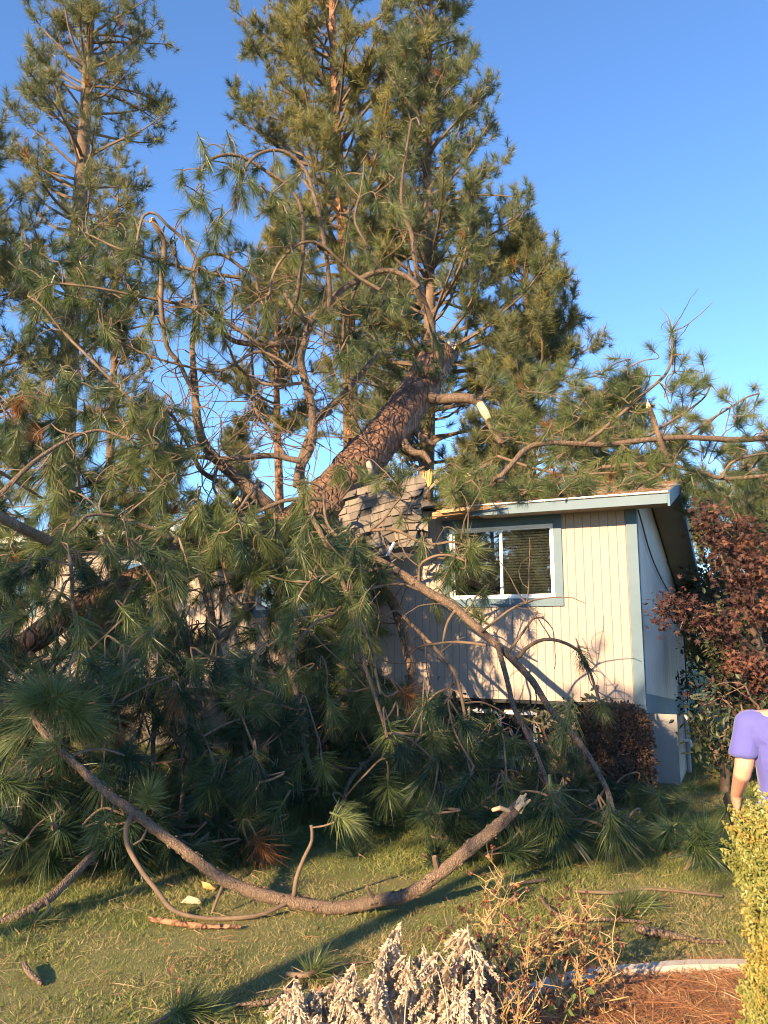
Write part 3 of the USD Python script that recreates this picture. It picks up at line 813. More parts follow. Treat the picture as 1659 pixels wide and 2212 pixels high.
def wander(p0, d, length, n, gen, curl=0.25, lift=0.0):
    """A twig's path: starts at p0 along d, bends at random and by lift (upwards if positive)."""
    d = d / (np.linalg.norm(d) + 1e-9)
    pts, p = [p0], p0
    ax = gen.normal(size=3) * curl
    for _ in range(n):
        d = d + ax / n + gen.normal(size=3) * curl * 0.35 / math.sqrt(n) + UP * lift / n
        d /= np.linalg.norm(d)
        p = p + d * length / n
        pts.append(p)
    return np.array(pts)


def pine(label, px, dist, lean_px, top, crown0, radius, seed, trunk_r, mats, density=1.0, barkm='bark_far', droopy=0.0, group=None, shape=0.75, name='pine_tree', gaps=0.22, zvis=None, dead=0.02):
    """A standing ponderosa: trunk, bare limbs, and a crown of needle brushes at the ends of upswept twigs.
    px: where the trunk stands in the photograph (x at the horizon); lean_px: x at the top of the frame."""
    gen = np.random.default_rng(seed)
    base = P(px, 1369, dist); base[2] = 0
    topx = P(lean_px, 100, dist)
    lean = (topx[0] - base[0]) / max(topx[2], 1)
    t = thing(name, label, 'tree', base, group)
    zs = np.linspace(-0.1, top, 22)
    path = np.c_[base[0] + lean * zs + 0.05 * np.sin(zs * 0.5 + seed), base[1] + 0.05 * np.cos(zs * 0.6 + seed), zs]
    rad = trunk_r * np.clip(1 - zs / top, 0.03, 1) ** 0.75 * (1 + 0.25 * np.exp(-np.maximum(zs, 0) * 1.5))
    put('trunk', tube(path, rad, 10, 0.10, seed), M[barkm], t, smooth=True)
    at = lambda zz: np.array([np.interp(zz, zs, path[:, 0]), np.interp(zz, zs, path[:, 1]), zz])
    bag, pos, dirs = Bag(), [], []
    zz = crown0 * 0.55
    lowest = crown0
    while zz < top - 0.3:
        f = (zz - lowest) / (top - lowest)
        bare = f < 0
        reach = radius * (max(0.1, (1 - max(f, 0)) ** shape) * min(1.0, 0.45 + max(f, 0) * 3.0))
        for _ in range(gen.integers(2, 5) if not bare else 1):
            if gen.uniform() < (gaps if not bare else 0.45):
                continue
            L = reach * gen.uniform(0.55, 1.15) * (0.5 if bare else 1)
            az = gen.uniform(0, 2 * np.pi)
            el = gen.uniform(-0.15, 0.35) + 0.5 * max(f, 0)
            d = np.array([math.cos(az) * math.cos(el), math.sin(az) * math.cos(el), math.sin(el)])
            p = wander(at(zz), d, L, 7, gen, 0.5, 0.55 - 1.1 * droopy)
            r0 = 0.012 + 0.014 * L
            bag.tube(p, np.linspace(r0, 0.007, len(p)), 5, cap=False)
            if bare:
                for _k in range(2):
                    w = wander(p[gen.integers(2, 7)], gen.normal(size=3), 0.5 * L, 4, gen, 0.9)
                    bag.tube(w, np.linspace(0.008, 0.003, 5), 3, cap=False)
                continue
            m_ = max(4, int(density * (5 + L * 9.0)))
            for k in range(m_):
                u = gen.uniform(0.28, 1.0) ** 0.8
                q = p[0] + (p[-1] - p[0]) * 0
                x = u * (len(p) - 1)
                i0 = min(int(x), len(p) - 2)
                q = p[i0] + (p[i0 + 1] - p[i0]) * (x - i0)
                ax = p[i0 + 1] - p[i0]; ax /= np.linalg.norm(ax)
                sd = ax * 0.55 + gen.normal(size=3) * 0.75 + UP * (0.25 - droopy)
                w = wander(q, sd, gen.uniform(0.18, 0.62) * (1.15 - 0.4 * u), 4, gen, 0.6, 0.9 - 1.6 * droopy)
                bag.tube(w, np.linspace(0.0075, 0.005, 5), 3, cap=False)
                pos.append(w[-1]); dirs.append(w[-1] - w[-2] + UP * 0.05)
                if gen.uniform() < 0.45 * density:
                    w2 = wander(w[2], w[3] - w[2] + gen.normal(size=3) * 0.2, 0.25, 3, gen, 0.5, 0.7 - 1.5 * droopy)
                    bag.tube(w2, np.linspace(0.006, 0.004, 4), 3, cap=False)
                    pos.append(w2[-1]); dirs.append(w2[-1] - w2[-2])
            pos.append(p[-1]); dirs.append(p[-1] - p[-2])
        zz += gen.uniform(0.16, 0.34) * (1.0 + 0.5 * bare)
    put('branches', bag.mesh(), M['twig'], t, kind='stuff')
    pos, dirs = np.array(pos), np.array(dirs)
    keep = np.ones(len(pos), bool)
    pr = project(pos)
    if zvis is not None:
        keep &= (pr[:, 1] > -160) | (gen.uniform(size=len(pos)) < 0.35)     # far above the frame a thinner crown is enough
    pos, dirs = pos[keep], dirs[keep]
    which = gen.integers(0, len(far_tufts), len(pos)) + len(far_tufts) * gen.choice(len(mats), len(pos), p=np.array([w for _, w in mats]) / sum(w for _, w in mats))
    protos = [(mm, M[k]) for k, _ in mats for mm in far_tufts]
    protos.append((far_tufts[1], M['needle_dead']))
    which = np.where(gen.uniform(size=len(pos)) < dead * 0.4, len(protos) - 1, which)
    scatter('crown', t, protos, pos, frames(dirs, gen=gen), gen.uniform(1.0, 1.6, len(pos)), which)
    return t


far = [('needle_far', 6), ('needle_blue', 2), ('needle_gold', 1)]
gold = [('needle_gold', 5), ('needle_far', 4), ('needle_mid', 1)]
deep = [('needle_far', 3), ('needle_blue', 3), ('needle_mid', 3)]
pine('tall standing pine at the left, its sparse crown reaching the top of the picture', 122, 17.0, 190, 22.5, 7.2, 3.0, 101, 0.30, far, 0.52, gaps=0.2, zvis=1, shape=0.55)
pine('slim standing pine just right of the tall left pine, its pointed top below that crown', 236, 22.0, 262, 16.8, 8.2, 2.3, 102, 0.19, far, 0.5, gaps=0.15)
pine('tall golden green pine in the middle with a reddish bare lower trunk', 786, 20.0, 722, 27.0, 9.2, 4.6, 103, 0.27, gold, 0.85, 'bark_red', shape=0.5, gaps=0.08, zvis=1)
pine('tall dark green pine right of the golden one with a straight grey brown trunk', 914, 18.5, 930, 21.5, 5.2, 4.4, 104, 0.24, deep, 0.75, shape=0.8, gaps=0.06, zvis=1)
pine('bushy pine right of the tall dark pine with a sunlit yellow top, above the roof', 1142, 18.2, 1130, 12.2, 3.2, 3.3, 105, 0.26, [('needle_far', 5), ('needle_gold', 2), ('needle_blue', 3)], 1.1, shape=0.72, gaps=0.02)
pine('pine behind the fallen trunk with a sunlit orange trunk and a yellow green crown', 606, 25.0, 596, 16.5, 7.8, 2.6, 106, 0.21, gold, 0.9, 'bark_red', gaps=0.12)
pine('thin dark pine between the golden pine and the grey brown trunk', 828, 26.0, 836, 18.0, 9.0, 2.4, 107, 0.16, deep, 0.8, gaps=0.2)
pine('pine at the left edge with dense low branches', -62, 15.0, -70, 13.5, 3.6, 3.0, 108, 0.24, far, 0.6, gaps=0.1)
pine('small dense conifer far behind the bare limbs left of the fallen trunk', 512, 32.0, 512, 11.0, 3.0, 2.2, 109, 0.14, deep, 1.1, gaps=0.0)
pine('low green pine behind the roof right of the house', 1330, 21.0, 1335, 8.6, 2.0, 3.6, 110, 0.2, far, 1.2, gaps=0.0, shape=0.5)
pine('shaded pine behind the red maple at the right edge', 1640, 17.0, 1660, 6.2, 0.8, 2.8, 111, 0.2, deep, 1.1, gaps=0.0, shape=0.5)
pine('low pine far behind the left part of the house', 330, 27.0, 330, 10.5, 2.5, 2.8, 112, 0.2, far, 1.0, gaps=0.05)

# ------------------------------------------------------------------ the fallen pine
fallen = thing('fallen_pine', 'huge fallen pine across the crushed roof, limbs and long needles hanging to the lawn', 'tree', P(640, 1130, 9.9) * [1, 1, 0])
fg = np.random.default_rng(41)


def traced(pts):
    """(x, y, distance, width seen) rows to points and radii; missing distances are filled in between."""
    a = np.array([P(x, y, d) for x, y, d, w in pts])
    r = np.array([w / 2 * d / FPX for x, y, d, w in pts])
    return np.c_[a, r]


tr_ = traced([(952, 762, 12.6, 80), (930, 800, 12.4, 86), (896, 856, 12.1, 90), (850, 920, 11.6, 95), (790, 985, 11.1, 100), (735, 1050, 10.6, 104), (690, 1100, 10.2, 100), (640, 1130, 9.9, 94), (560, 1162, 9.5, 84), (430, 1208, 9.1, 76),
              (330, 1245, 8.8, 70), (240, 1282, 8.5, 66), (185, 1308, 8.3, 62), (120, 1348, 8.1, 60), (50, 1395, 7.9, 56), (-30, 1445, 7.7, 52), (-130, 1500, 7.5, 46)])
c = resample(tr_, 0.12)
fallen_trunk = put('trunk', tube(c[:, :3], c[:, 3] * 0.93, 26, 0.22, 3), M['bark'], fallen, smooth=True)
bag = Bag()
e0 = c[0, :3]; ed = c[0, :3] - c[3, :3]; ed /= np.linalg.norm(ed)
for k in range(26):
    o = fg.normal(size=3) * 0.13
    o -= ed * (o @ ed)
    L = fg.uniform(0.06, 0.4)
    bag.tube(np.array([e0 + o - ed * 0.1, e0 + o + ed * L * 0.6, e0 + o * 1.05 + ed * L]), [0.05, 0.035, 0.004], 4)
put('broken_end', bag.mesh(), M['raw_wood'], fallen_trunk)

LIMBS = [
    # points (x, y) in the photograph, first and last distance, first and last width as seen
    ([(668, 1100), (652, 1055), (650, 1010), (672, 960), (675, 897), (665, 847), (650, 782), (660, 737), (668, 705), (685, 675), (710, 650), (740, 625), (780, 602), (812, 588), (842, 584), (880, 598), (905, 620)], 10.3, 10.0, 22, 11),
    ([(615, 635), (640, 675), (665, 700), (672, 712)], 9.9, 10.1, 8, 12),
    ([(655, 737), (620, 741), (560, 744), (505, 736), (470, 712), (440, 706)], 10.1, 9.6, 17, 9),
    ([(690, 900), (725, 868), (760, 830), (790, 797), (818, 762)], 10.5, 11.2, 16, 10),
    ([(640, 1050), (648, 1000), (668, 940), (690, 905), (715, 888)], 10.2, 10.5, 18, 12),
    ([(620, 1127), (585, 1097), (540, 1055), (500, 1022), (465, 990), (440, 957), (425, 902), (421, 837), (416, 737), (420, 690), (414, 650)], 10.0, 9.6, 34, 7),
    ([(650, 997), (625, 992), (585, 985), (500, 990), (430, 987), (400, 977), (380, 962)], 10.0, 9.4, 14, 9),
    ([(620, 987), (595, 952), (572, 915), (550, 882), (547, 820), (545, 757), (560, 700)], 10.2, 10.2, 8, 5),
    ([(652, 800), (640, 800), (600, 787), (580, 762), (560, 735)], 10.1, 10.3, 8, 5),
    ([(650, 827), (595, 832), (550, 822), (510, 787), (495, 752), (478, 720)], 10.1, 9.6, 8, 5),
    ([(470, 1040), (435, 1017), (415, 977), (395, 937), (370, 895), (350, 890), (280, 877), (225, 887), (205, 905)], 9.9, 8.8, 12, 5),
    ([(340, 887), (300, 877), (240, 862), (185, 822), (160, 800)], 9.2, 8.9, 7, 4),
    ([(515, 1112), (500, 1102), (475, 1077), (460, 1047), (470, 1007), (462, 980)], 9.6, 9.7, 8, 5),
    ([(735, 1100), (700, 1080), (630, 1080), (600, 1087), (550, 1107), (500, 1117)], 9.6, 8.9, 11, 8),
    ([(485, 1160), (498, 1127), (507, 1100), (512, 1085)], 9.0, 9.0, 14, 12),
    ([(372, 1165), (350, 1150), (300, 1132), (260, 1120), (220, 1112), (185, 1117), (170, 1132), (150, 1150)], 8.0, 7.6, 10, 6),
    ([(420, 1130), (390, 1150), (372, 1197), (355, 1237), (340, 1282), (325, 1337), (305, 1382), (295, 1412)], 8.6, 7.4, 14, 10),
    ([(352, 1240), (325, 1227), (300, 1210), (270, 1205), (245, 1214)], 7.9, 7.5, 8, 5),
    ([(-20, 1008), (30, 1037), (70, 1062), (105, 1085)], 7.6, 8.4, 9, 5),
    ([(-40, 1095), (30, 1132), (70, 1152), (105, 1168), (150, 1195), (190, 1240), (220, 1280)], 7.0, 8.4, 22, 28),
    ([(280, 1335), (225, 1360), (190, 1375), (160, 1392), (110, 1440)], 8.8, 7.9, 26, 16),
    ([(150, 1200), (155, 1237), (157, 1297), (165, 1352), (190, 1407)], 7.2, 6.9, 9, 7),
    ([(560, 1040), (525, 1090), (500, 1150), (485, 1212), (492, 1262), (505, 1287), (522, 1307)], 9.4, 8.4, 8, 6),
    ([(660, 1085), (667, 1107), (690, 1147), (710, 1187), (720, 1227), (740, 1257), (752, 1300)], 8.8, 7.9, 12, 11),
    ([(700, 1060), (705, 1127), (730, 1162), (745, 1202), (740, 1247)], 9.0, 8.0, 7, 6),
    ([(735, 1250), (720, 1245), (685, 1247), (655, 1272), (642, 1302), (638, 1335)], 8.0, 7.3, 6, 5),
    ([(735, 1310), (720, 1327), (685, 1342), (655, 1372), (635, 1402), (627, 1440)], 7.9, 7.2, 6, 6),
    ([(752, 1290), (765, 1337), (770, 1382), (785, 1427), (800, 1472), (815, 1520), (830, 1570), (836, 1592)], 7.9, 6.9, 10, 7),
    ([(775, 1330), (790, 1370), (805, 1410), (812, 1460), (822, 1500)], 7.9, 7.3, 7, 6),
    ([(790, 1190), (809, 1224), (827, 1263), (843, 1290), (856, 1316), (872, 1370), (885, 1430), (895, 1490), (900, 1560)], 9.7, 8.6, 25, 18),
    ([(690, 1180), (705, 1240), (712, 1330), (716, 1400), (715, 1470), (722, 1540)], 9.8, 9.0, 22, 16),
    ([(760, 1180), (817, 1213), (870, 1242), (923, 1278), (975, 1307), (1018, 1345), (1055, 1377), (1105, 1422), (1150, 1472), (1180, 1520), (1210, 1557), (1245, 1595), (1270, 1630), (1295, 1675), (1315, 1715), (1325, 1755), (1328, 1785)], 9.4, 6.05, 22, 9),
    ([(1075, 1393), (1088, 1440), (1100, 1485), (1110, 1530), (1135, 1580), (1160, 1630), (1180, 1685), (1197, 1735), (1200, 1768)], 7.7, 6.2, 12, 8),
    ([(1110, 1430), (1125, 1415), (1135, 1402), (1160, 1385), (1190, 1380), (1225, 1390), (1250, 1407), (1263, 1425), (1280, 1470), (1296, 1520)], 7.75, 7.5, 9, 5),
    ([(1095, 1412), (1125, 1372), (1150, 1337), (1162, 1320)], 7.8, 7.7, 7, 4),
    ([(1040, 1364), (1075, 1337), (1110, 1312), (1150, 1297)], 8.0, 8.0, 6, 4),
    ([(1050, 1394), (990, 1387), (940, 1390), (905, 1397), (880, 1420)], 8.0, 8.0, 7, 5),
    ([(985, 1318), (970, 1340), (960, 1370), (955, 1402)], 8.4, 8.2, 7, 5),
    ([(904, 1268), (907, 1224), (923, 1208), (949, 1199), (976, 1201), (1007, 1213)], 9.0, 8.7, 7, 5),
    ([(800, 1145), (849, 1144), (878, 1155), (901, 1168), (936, 1176), (976, 1171), (1012, 1181)], 9.4, 8.9, 8, 5),
    ([(800, 1146), (827, 1123), (849, 1094), (867, 1073)], 9.4, 9.5, 7, 5),
    ([(756, 1272), (772, 1247), (793, 1234), (817, 1230), (849, 1236)], 8.6, 8.9, 11, 9),
    ([(785, 1275), (827, 1266), (864, 1263), (896, 1272), (930, 1290)], 8.6, 8.8, 7, 5),
    ([(760, 860), (748, 790), (742, 720), (755, 660), (780, 600), (815, 580), (795, 535), (768, 482), (770, 450), (777, 426)], 10.8, 10.0, 10, 6),
    ([(820, 625), (780, 602), (750, 580), (725, 555), (700, 532), (670, 521), (640, 530), (610, 560), (590, 595), (582, 637)], 10.0, 9.4, 9, 6),
    ([(700, 700), (712, 640), (706, 560), (690, 470), (672, 400), (655, 362), (625, 332), (590, 324), (555, 335), (532, 360), (523, 388)], 10.0, 9.3, 12, 7),
    ([(640, 650), (655, 540), (650, 450), (620, 400), (575, 370), (535, 345), (500, 335), (465, 340), (440, 360), (431, 388)], 10.0, 9.2, 11, 7),
    ([(560, 640), (550, 595), (525, 580), (490, 555), (460, 548), (430, 560), (418, 590), (422, 625), (426, 668)], 9.7, 9.2, 8, 7),
    ([(520, 600), (450, 590), (400, 580), (350, 565), (300, 550), (250, 535), (190, 507)], 9.6, 9.0, 9, 5),
    ([(440, 590), (395, 517), (360, 485), (335, 461), (312, 465), (300, 500), (295, 537)], 9.5, 9.1, 8, 6),
    ([(430, 880), (405, 822), (385, 782), (360, 747), (348, 660), (350, 600), (355, 535), (346, 505), (328, 473)], 9.6, 9.1, 9, 14),
    ([(905, 850), (945, 862), (990, 860), (1030, 867), (1050, 897), (1070, 932), (1086, 958)], 12.0, 11.3, 27, 18),
    ([(940, 760), (930, 690), (905, 620), (896, 560), (890, 510), (872, 460), (867, 425), (872, 370), (882, 300), (890, 260), (900, 254), (908, 272)], 12.2, 10.8, 15, 5),
    ([(860, 940), (890, 975), (915, 980), (930, 1000)], 11.4, 11.0, 22, 10),
    ([(880, 905), (905, 940), (925, 955), (940, 960)], 11.8, 11.4, 20, 10),
    ([(1060, 1050), (1085, 1025), (1110, 997), (1140, 967), (1180, 957), (1230, 957), (1305, 960), (1380, 952), (1455, 945), (1530, 947), (1605, 950), (1700, 943)], 10.2, 10.6, 12, 13),
    ([(1262, 958), (1310, 922), (1355, 882), (1395, 847), (1435, 812), (1450, 777), (1452, 737), (1450, 708)], 10.4, 10.8, 9, 5),
    ([(1440, 990), (1425, 947), (1412, 907), (1402, 880)], 10.4, 10.3, 13, 11),
    ([(1300, 1010), (1365, 1004), (1430, 1003), (1505, 1017), (1555, 1032), (1605, 1032), (1700, 1022)], 10.3, 10.2, 10, 9),
    ([(1480, 945), (1530, 910), (1570, 885), (1610, 860), (1640, 850)], 10.6, 10.9, 6, 4),
    ([(1380, 952), (1420, 930), (1480, 890), (1520, 860), (1535, 830)], 10.6, 11.0, 6, 4),
    ([(1560, 1032), (1580, 1000), (1620, 985), (1680, 975)], 10.3, 10.5, 6, 4),
    ([(1000, 1040), (1030, 1033), (1065, 1035), (1092, 1038)], 10.3, 10.1, 14, 12),
    ([(1075, 985), (1150, 1010), (1230, 1025), (1330, 1020)], 10.6, 10.2, 7, 5),
    # limbs inside the mass of needles at the lower left
    ([(50, 1395), (110, 1470), (150, 1550), (200, 1630), (250, 1700), (300, 1850)], 7.9, 6.2, 18, 9),
    ([(185, 1310), (240, 1400), (300, 1480), (360, 1570), (420, 1650), (480, 1800)], 8.3, 6.4, 18, 9),
    ([(430, 1208), (450, 1300), (470, 1400), (500, 1500), (530, 1620), (560, 1760)], 9.0, 6.9, 20, 9),
    ([(-30, 1445), (20, 1540), (40, 1640), (20, 1750), (30, 1850)], 7.7, 6.2, 18, 9),
    ([(300, 1262), (240, 1340), (160, 1420), (90, 1500), (20, 1540)], 8.6, 6.9, 14, 8),
    ([(560, 1165), (600, 1280), (610, 1400), (640, 1500), (660, 1620), (690, 1700)], 9.3, 7.0, 16, 8),
    ([(640, 1130), (560, 1250), (520, 1330), (420, 1450), (340, 1560), (330, 1660)], 9.6, 6.9, 18, 9),
    ([(340, 1240), (380, 1330), (420, 1420), (430, 1540), (400, 1680), (390, 1780)], 8.7, 6.3, 14, 8),
    ([(856, 1316), (930, 1390), (980, 1450), (1000, 1520), (1010, 1600), (1000, 1680)], 9.0, 7.4, 9, 6),
    ([(895, 1490), (870, 1560), (820, 1620), (760, 1680), (740, 1740)], 8.6, 7.0, 12, 7),
    ([(722, 1540), (700, 1600), (620, 1650), (590, 1720)], 9.0, 7.2, 12, 7),
    ([(900, 1560), (960, 1640), (1010, 1700), (1080, 1760), (1130, 1800)], 8.4, 6.1, 10, 6),
    ([(-40, 1110), (60, 1010), (130, 960), (210, 930), (280, 950)], 7.6, 8.2, 13, 6),
    ([(430, 960), (370, 1000), (290, 1010), (210, 1040), (150, 1060)], 9.4, 8.2, 11, 6),
    ([(300, 880), (220, 800), (140, 720), (90, 660), (60, 640)], 9.2, 9.0, 8, 5),
    ([(560, 744), (480, 690), (400, 660), (300, 640), (200, 620), (110, 610)], 9.7, 9.0, 9, 5),
    ([(640, 800), (560, 760), (480, 800), (400, 790), (300, 760), (230, 720)], 9.9, 9.2, 8, 4),
    ([(-30, 1560), (30, 1620), (60, 1700), (40, 1800)], 6.6, 5.9, 10, 6),
]
limb_nodes, limb_owner, limb_prims = [], [], []
for li, (pts, d0, d1, w0, w1) in enumerate(LIMBS):
    pts = np.array(pts, float)
    run = np.r_[0, np.cumsum(np.linalg.norm(np.diff(pts, axis=0), axis=1))]
    t = run / run[-1]
    d = d0 + (d1 - d0) * t + 0.06 * np.sin(3.0 * t * math.pi + li)
    w = w0 + (w1 - w0) * t
    q = traced(np.c_[pts, d, w])
    c = resample(q, 0.07)
    c[:, 2] = np.maximum(c[:, 2], 0.05 + 0.02 * np.sin(c[:, 0] * 9))
    c[:, :3] += 0.018 * (np.stack([meshkit.fbm(np.c_[c[:, :3] * 3.0], 2, 50 + li + 7 * a_) for a_ in range(3)], 1) - 0.5)
    m_ = M['bark_limb'] if w0 > 9 else M['twig']
    lab = None
    pr_ = put('limb', tube(c[:, :3], np.maximum(c[:, 3], 0.006), 10 if w0 > 12 else 7, 0.13 if w0 > 9 else 0.06, li), m_, fallen, smooth=True)
    limb_prims.append(pr_)
    limb_nodes.append(c[::2, :3]); limb_owner += [li] * len(c[::2])
tag(limb_prims[51], 'thick broken limb with its bark torn off, hooking down in the sun')
# raw wood where limbs broke off
kn = trimesh.creation.icosphere(2, 1.0); kn.vertices *= [0.055, 0.03, 0.10]; kn.vertices += P(797, 1010, 10.62); put('knot', kn, M['torn_pale'], fallen_trunk, smooth=True, label='pale oval scar on the trunk where a limb tore off')
bag = Bag(); bag.tube(np.array([P(1036, 872, 11.2), P(1048, 892, 11.15), P(1056, 906, 11.1)]), [0.055, 0.062, 0.04], 7); put('torn_wood', bag.mesh(), M['raw_wood'], limb_prims[51])
for (x, y, dd, dx, dy, w_) in [(1402, 882, 10.3, -2, -14, 12), (1018, 1036, 10.3, -14, -10, 14), (816, 764, 11.2, 8, -14, 12), (329, 476, 9.1, -3, -8, 11), (512, 1086, 9.0, 4, -12, 11), (1086, 957, 11.3, 4, 9, 12)]:
    bag = Bag()
    a0 = P(x, y, dd)
    for k in range(5):
        o = fg.normal(size=3) * w_ * 0.22 * dd / FPX
        bag.tube(np.array([a0 + o, P(x + dx * fg.uniform(.5, 1.1), y + dy * fg.uniform(.4, 1.2), dd) + o * 0.8]), [w_ * 0.3 * dd / FPX, 0.003], 4)
    put('splintered_end', bag.mesh(), M['raw_wood'], fallen)

# --- needle brushes: where the photograph shows them, each carried by a twig that grows from the nearest limb
from shapely.geometry import Polygon, Point
REGIONS = [  # outline, distances, how many, size, hang (1 = hanging, 0 = any way, -1 = upright), needle tone, darker where hollows are shaded
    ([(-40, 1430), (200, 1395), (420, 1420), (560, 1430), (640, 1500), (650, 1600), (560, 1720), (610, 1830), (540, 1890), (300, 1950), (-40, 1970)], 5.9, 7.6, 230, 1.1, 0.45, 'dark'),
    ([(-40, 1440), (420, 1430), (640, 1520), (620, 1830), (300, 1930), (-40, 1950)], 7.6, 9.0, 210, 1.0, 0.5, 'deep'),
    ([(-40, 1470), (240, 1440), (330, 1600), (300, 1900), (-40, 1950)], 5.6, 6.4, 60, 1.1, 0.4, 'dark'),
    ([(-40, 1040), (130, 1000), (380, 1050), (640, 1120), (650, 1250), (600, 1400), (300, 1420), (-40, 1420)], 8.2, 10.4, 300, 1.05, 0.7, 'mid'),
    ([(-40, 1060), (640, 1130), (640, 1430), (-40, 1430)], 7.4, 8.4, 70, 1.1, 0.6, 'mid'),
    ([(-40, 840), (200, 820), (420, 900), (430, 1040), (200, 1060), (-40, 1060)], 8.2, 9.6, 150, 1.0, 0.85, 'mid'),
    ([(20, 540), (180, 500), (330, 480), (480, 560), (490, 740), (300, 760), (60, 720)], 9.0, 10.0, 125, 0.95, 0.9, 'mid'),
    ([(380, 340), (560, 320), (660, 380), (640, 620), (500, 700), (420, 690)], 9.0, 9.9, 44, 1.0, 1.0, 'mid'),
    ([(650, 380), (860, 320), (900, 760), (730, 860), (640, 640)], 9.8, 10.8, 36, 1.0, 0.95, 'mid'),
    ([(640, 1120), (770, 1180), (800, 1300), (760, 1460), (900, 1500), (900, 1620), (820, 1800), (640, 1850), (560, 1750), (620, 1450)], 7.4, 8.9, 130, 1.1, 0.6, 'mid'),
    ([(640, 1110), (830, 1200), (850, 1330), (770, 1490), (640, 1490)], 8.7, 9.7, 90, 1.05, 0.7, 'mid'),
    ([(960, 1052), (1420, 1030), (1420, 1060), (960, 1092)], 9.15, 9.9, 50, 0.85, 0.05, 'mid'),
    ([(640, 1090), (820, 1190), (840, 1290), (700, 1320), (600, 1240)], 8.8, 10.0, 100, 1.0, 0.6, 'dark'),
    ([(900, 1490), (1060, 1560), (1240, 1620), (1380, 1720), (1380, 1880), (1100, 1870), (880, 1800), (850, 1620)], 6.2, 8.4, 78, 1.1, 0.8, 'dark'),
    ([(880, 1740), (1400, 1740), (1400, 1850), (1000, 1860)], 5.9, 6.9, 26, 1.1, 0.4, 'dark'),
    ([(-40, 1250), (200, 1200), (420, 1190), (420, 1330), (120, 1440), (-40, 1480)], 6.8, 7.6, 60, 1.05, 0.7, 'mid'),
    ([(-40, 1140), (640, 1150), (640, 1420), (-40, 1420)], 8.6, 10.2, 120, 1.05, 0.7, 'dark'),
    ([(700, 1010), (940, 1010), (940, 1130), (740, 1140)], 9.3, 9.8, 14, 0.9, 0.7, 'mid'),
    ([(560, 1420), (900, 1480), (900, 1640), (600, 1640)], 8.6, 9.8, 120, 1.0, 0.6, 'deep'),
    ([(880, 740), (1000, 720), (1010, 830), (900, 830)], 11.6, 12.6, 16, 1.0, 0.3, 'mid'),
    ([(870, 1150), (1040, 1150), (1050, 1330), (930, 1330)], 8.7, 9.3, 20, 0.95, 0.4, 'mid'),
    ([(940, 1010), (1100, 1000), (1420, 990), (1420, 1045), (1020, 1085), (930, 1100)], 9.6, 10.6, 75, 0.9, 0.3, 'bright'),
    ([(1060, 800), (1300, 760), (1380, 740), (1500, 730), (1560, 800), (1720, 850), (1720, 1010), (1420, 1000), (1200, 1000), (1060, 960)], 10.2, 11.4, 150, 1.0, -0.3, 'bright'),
    ([(1440, 1000), (1720, 1000), (1720, 1080), (1480, 1130)], 10.0, 11.0, 40, 1.0, 0.5, 'mid'),
]
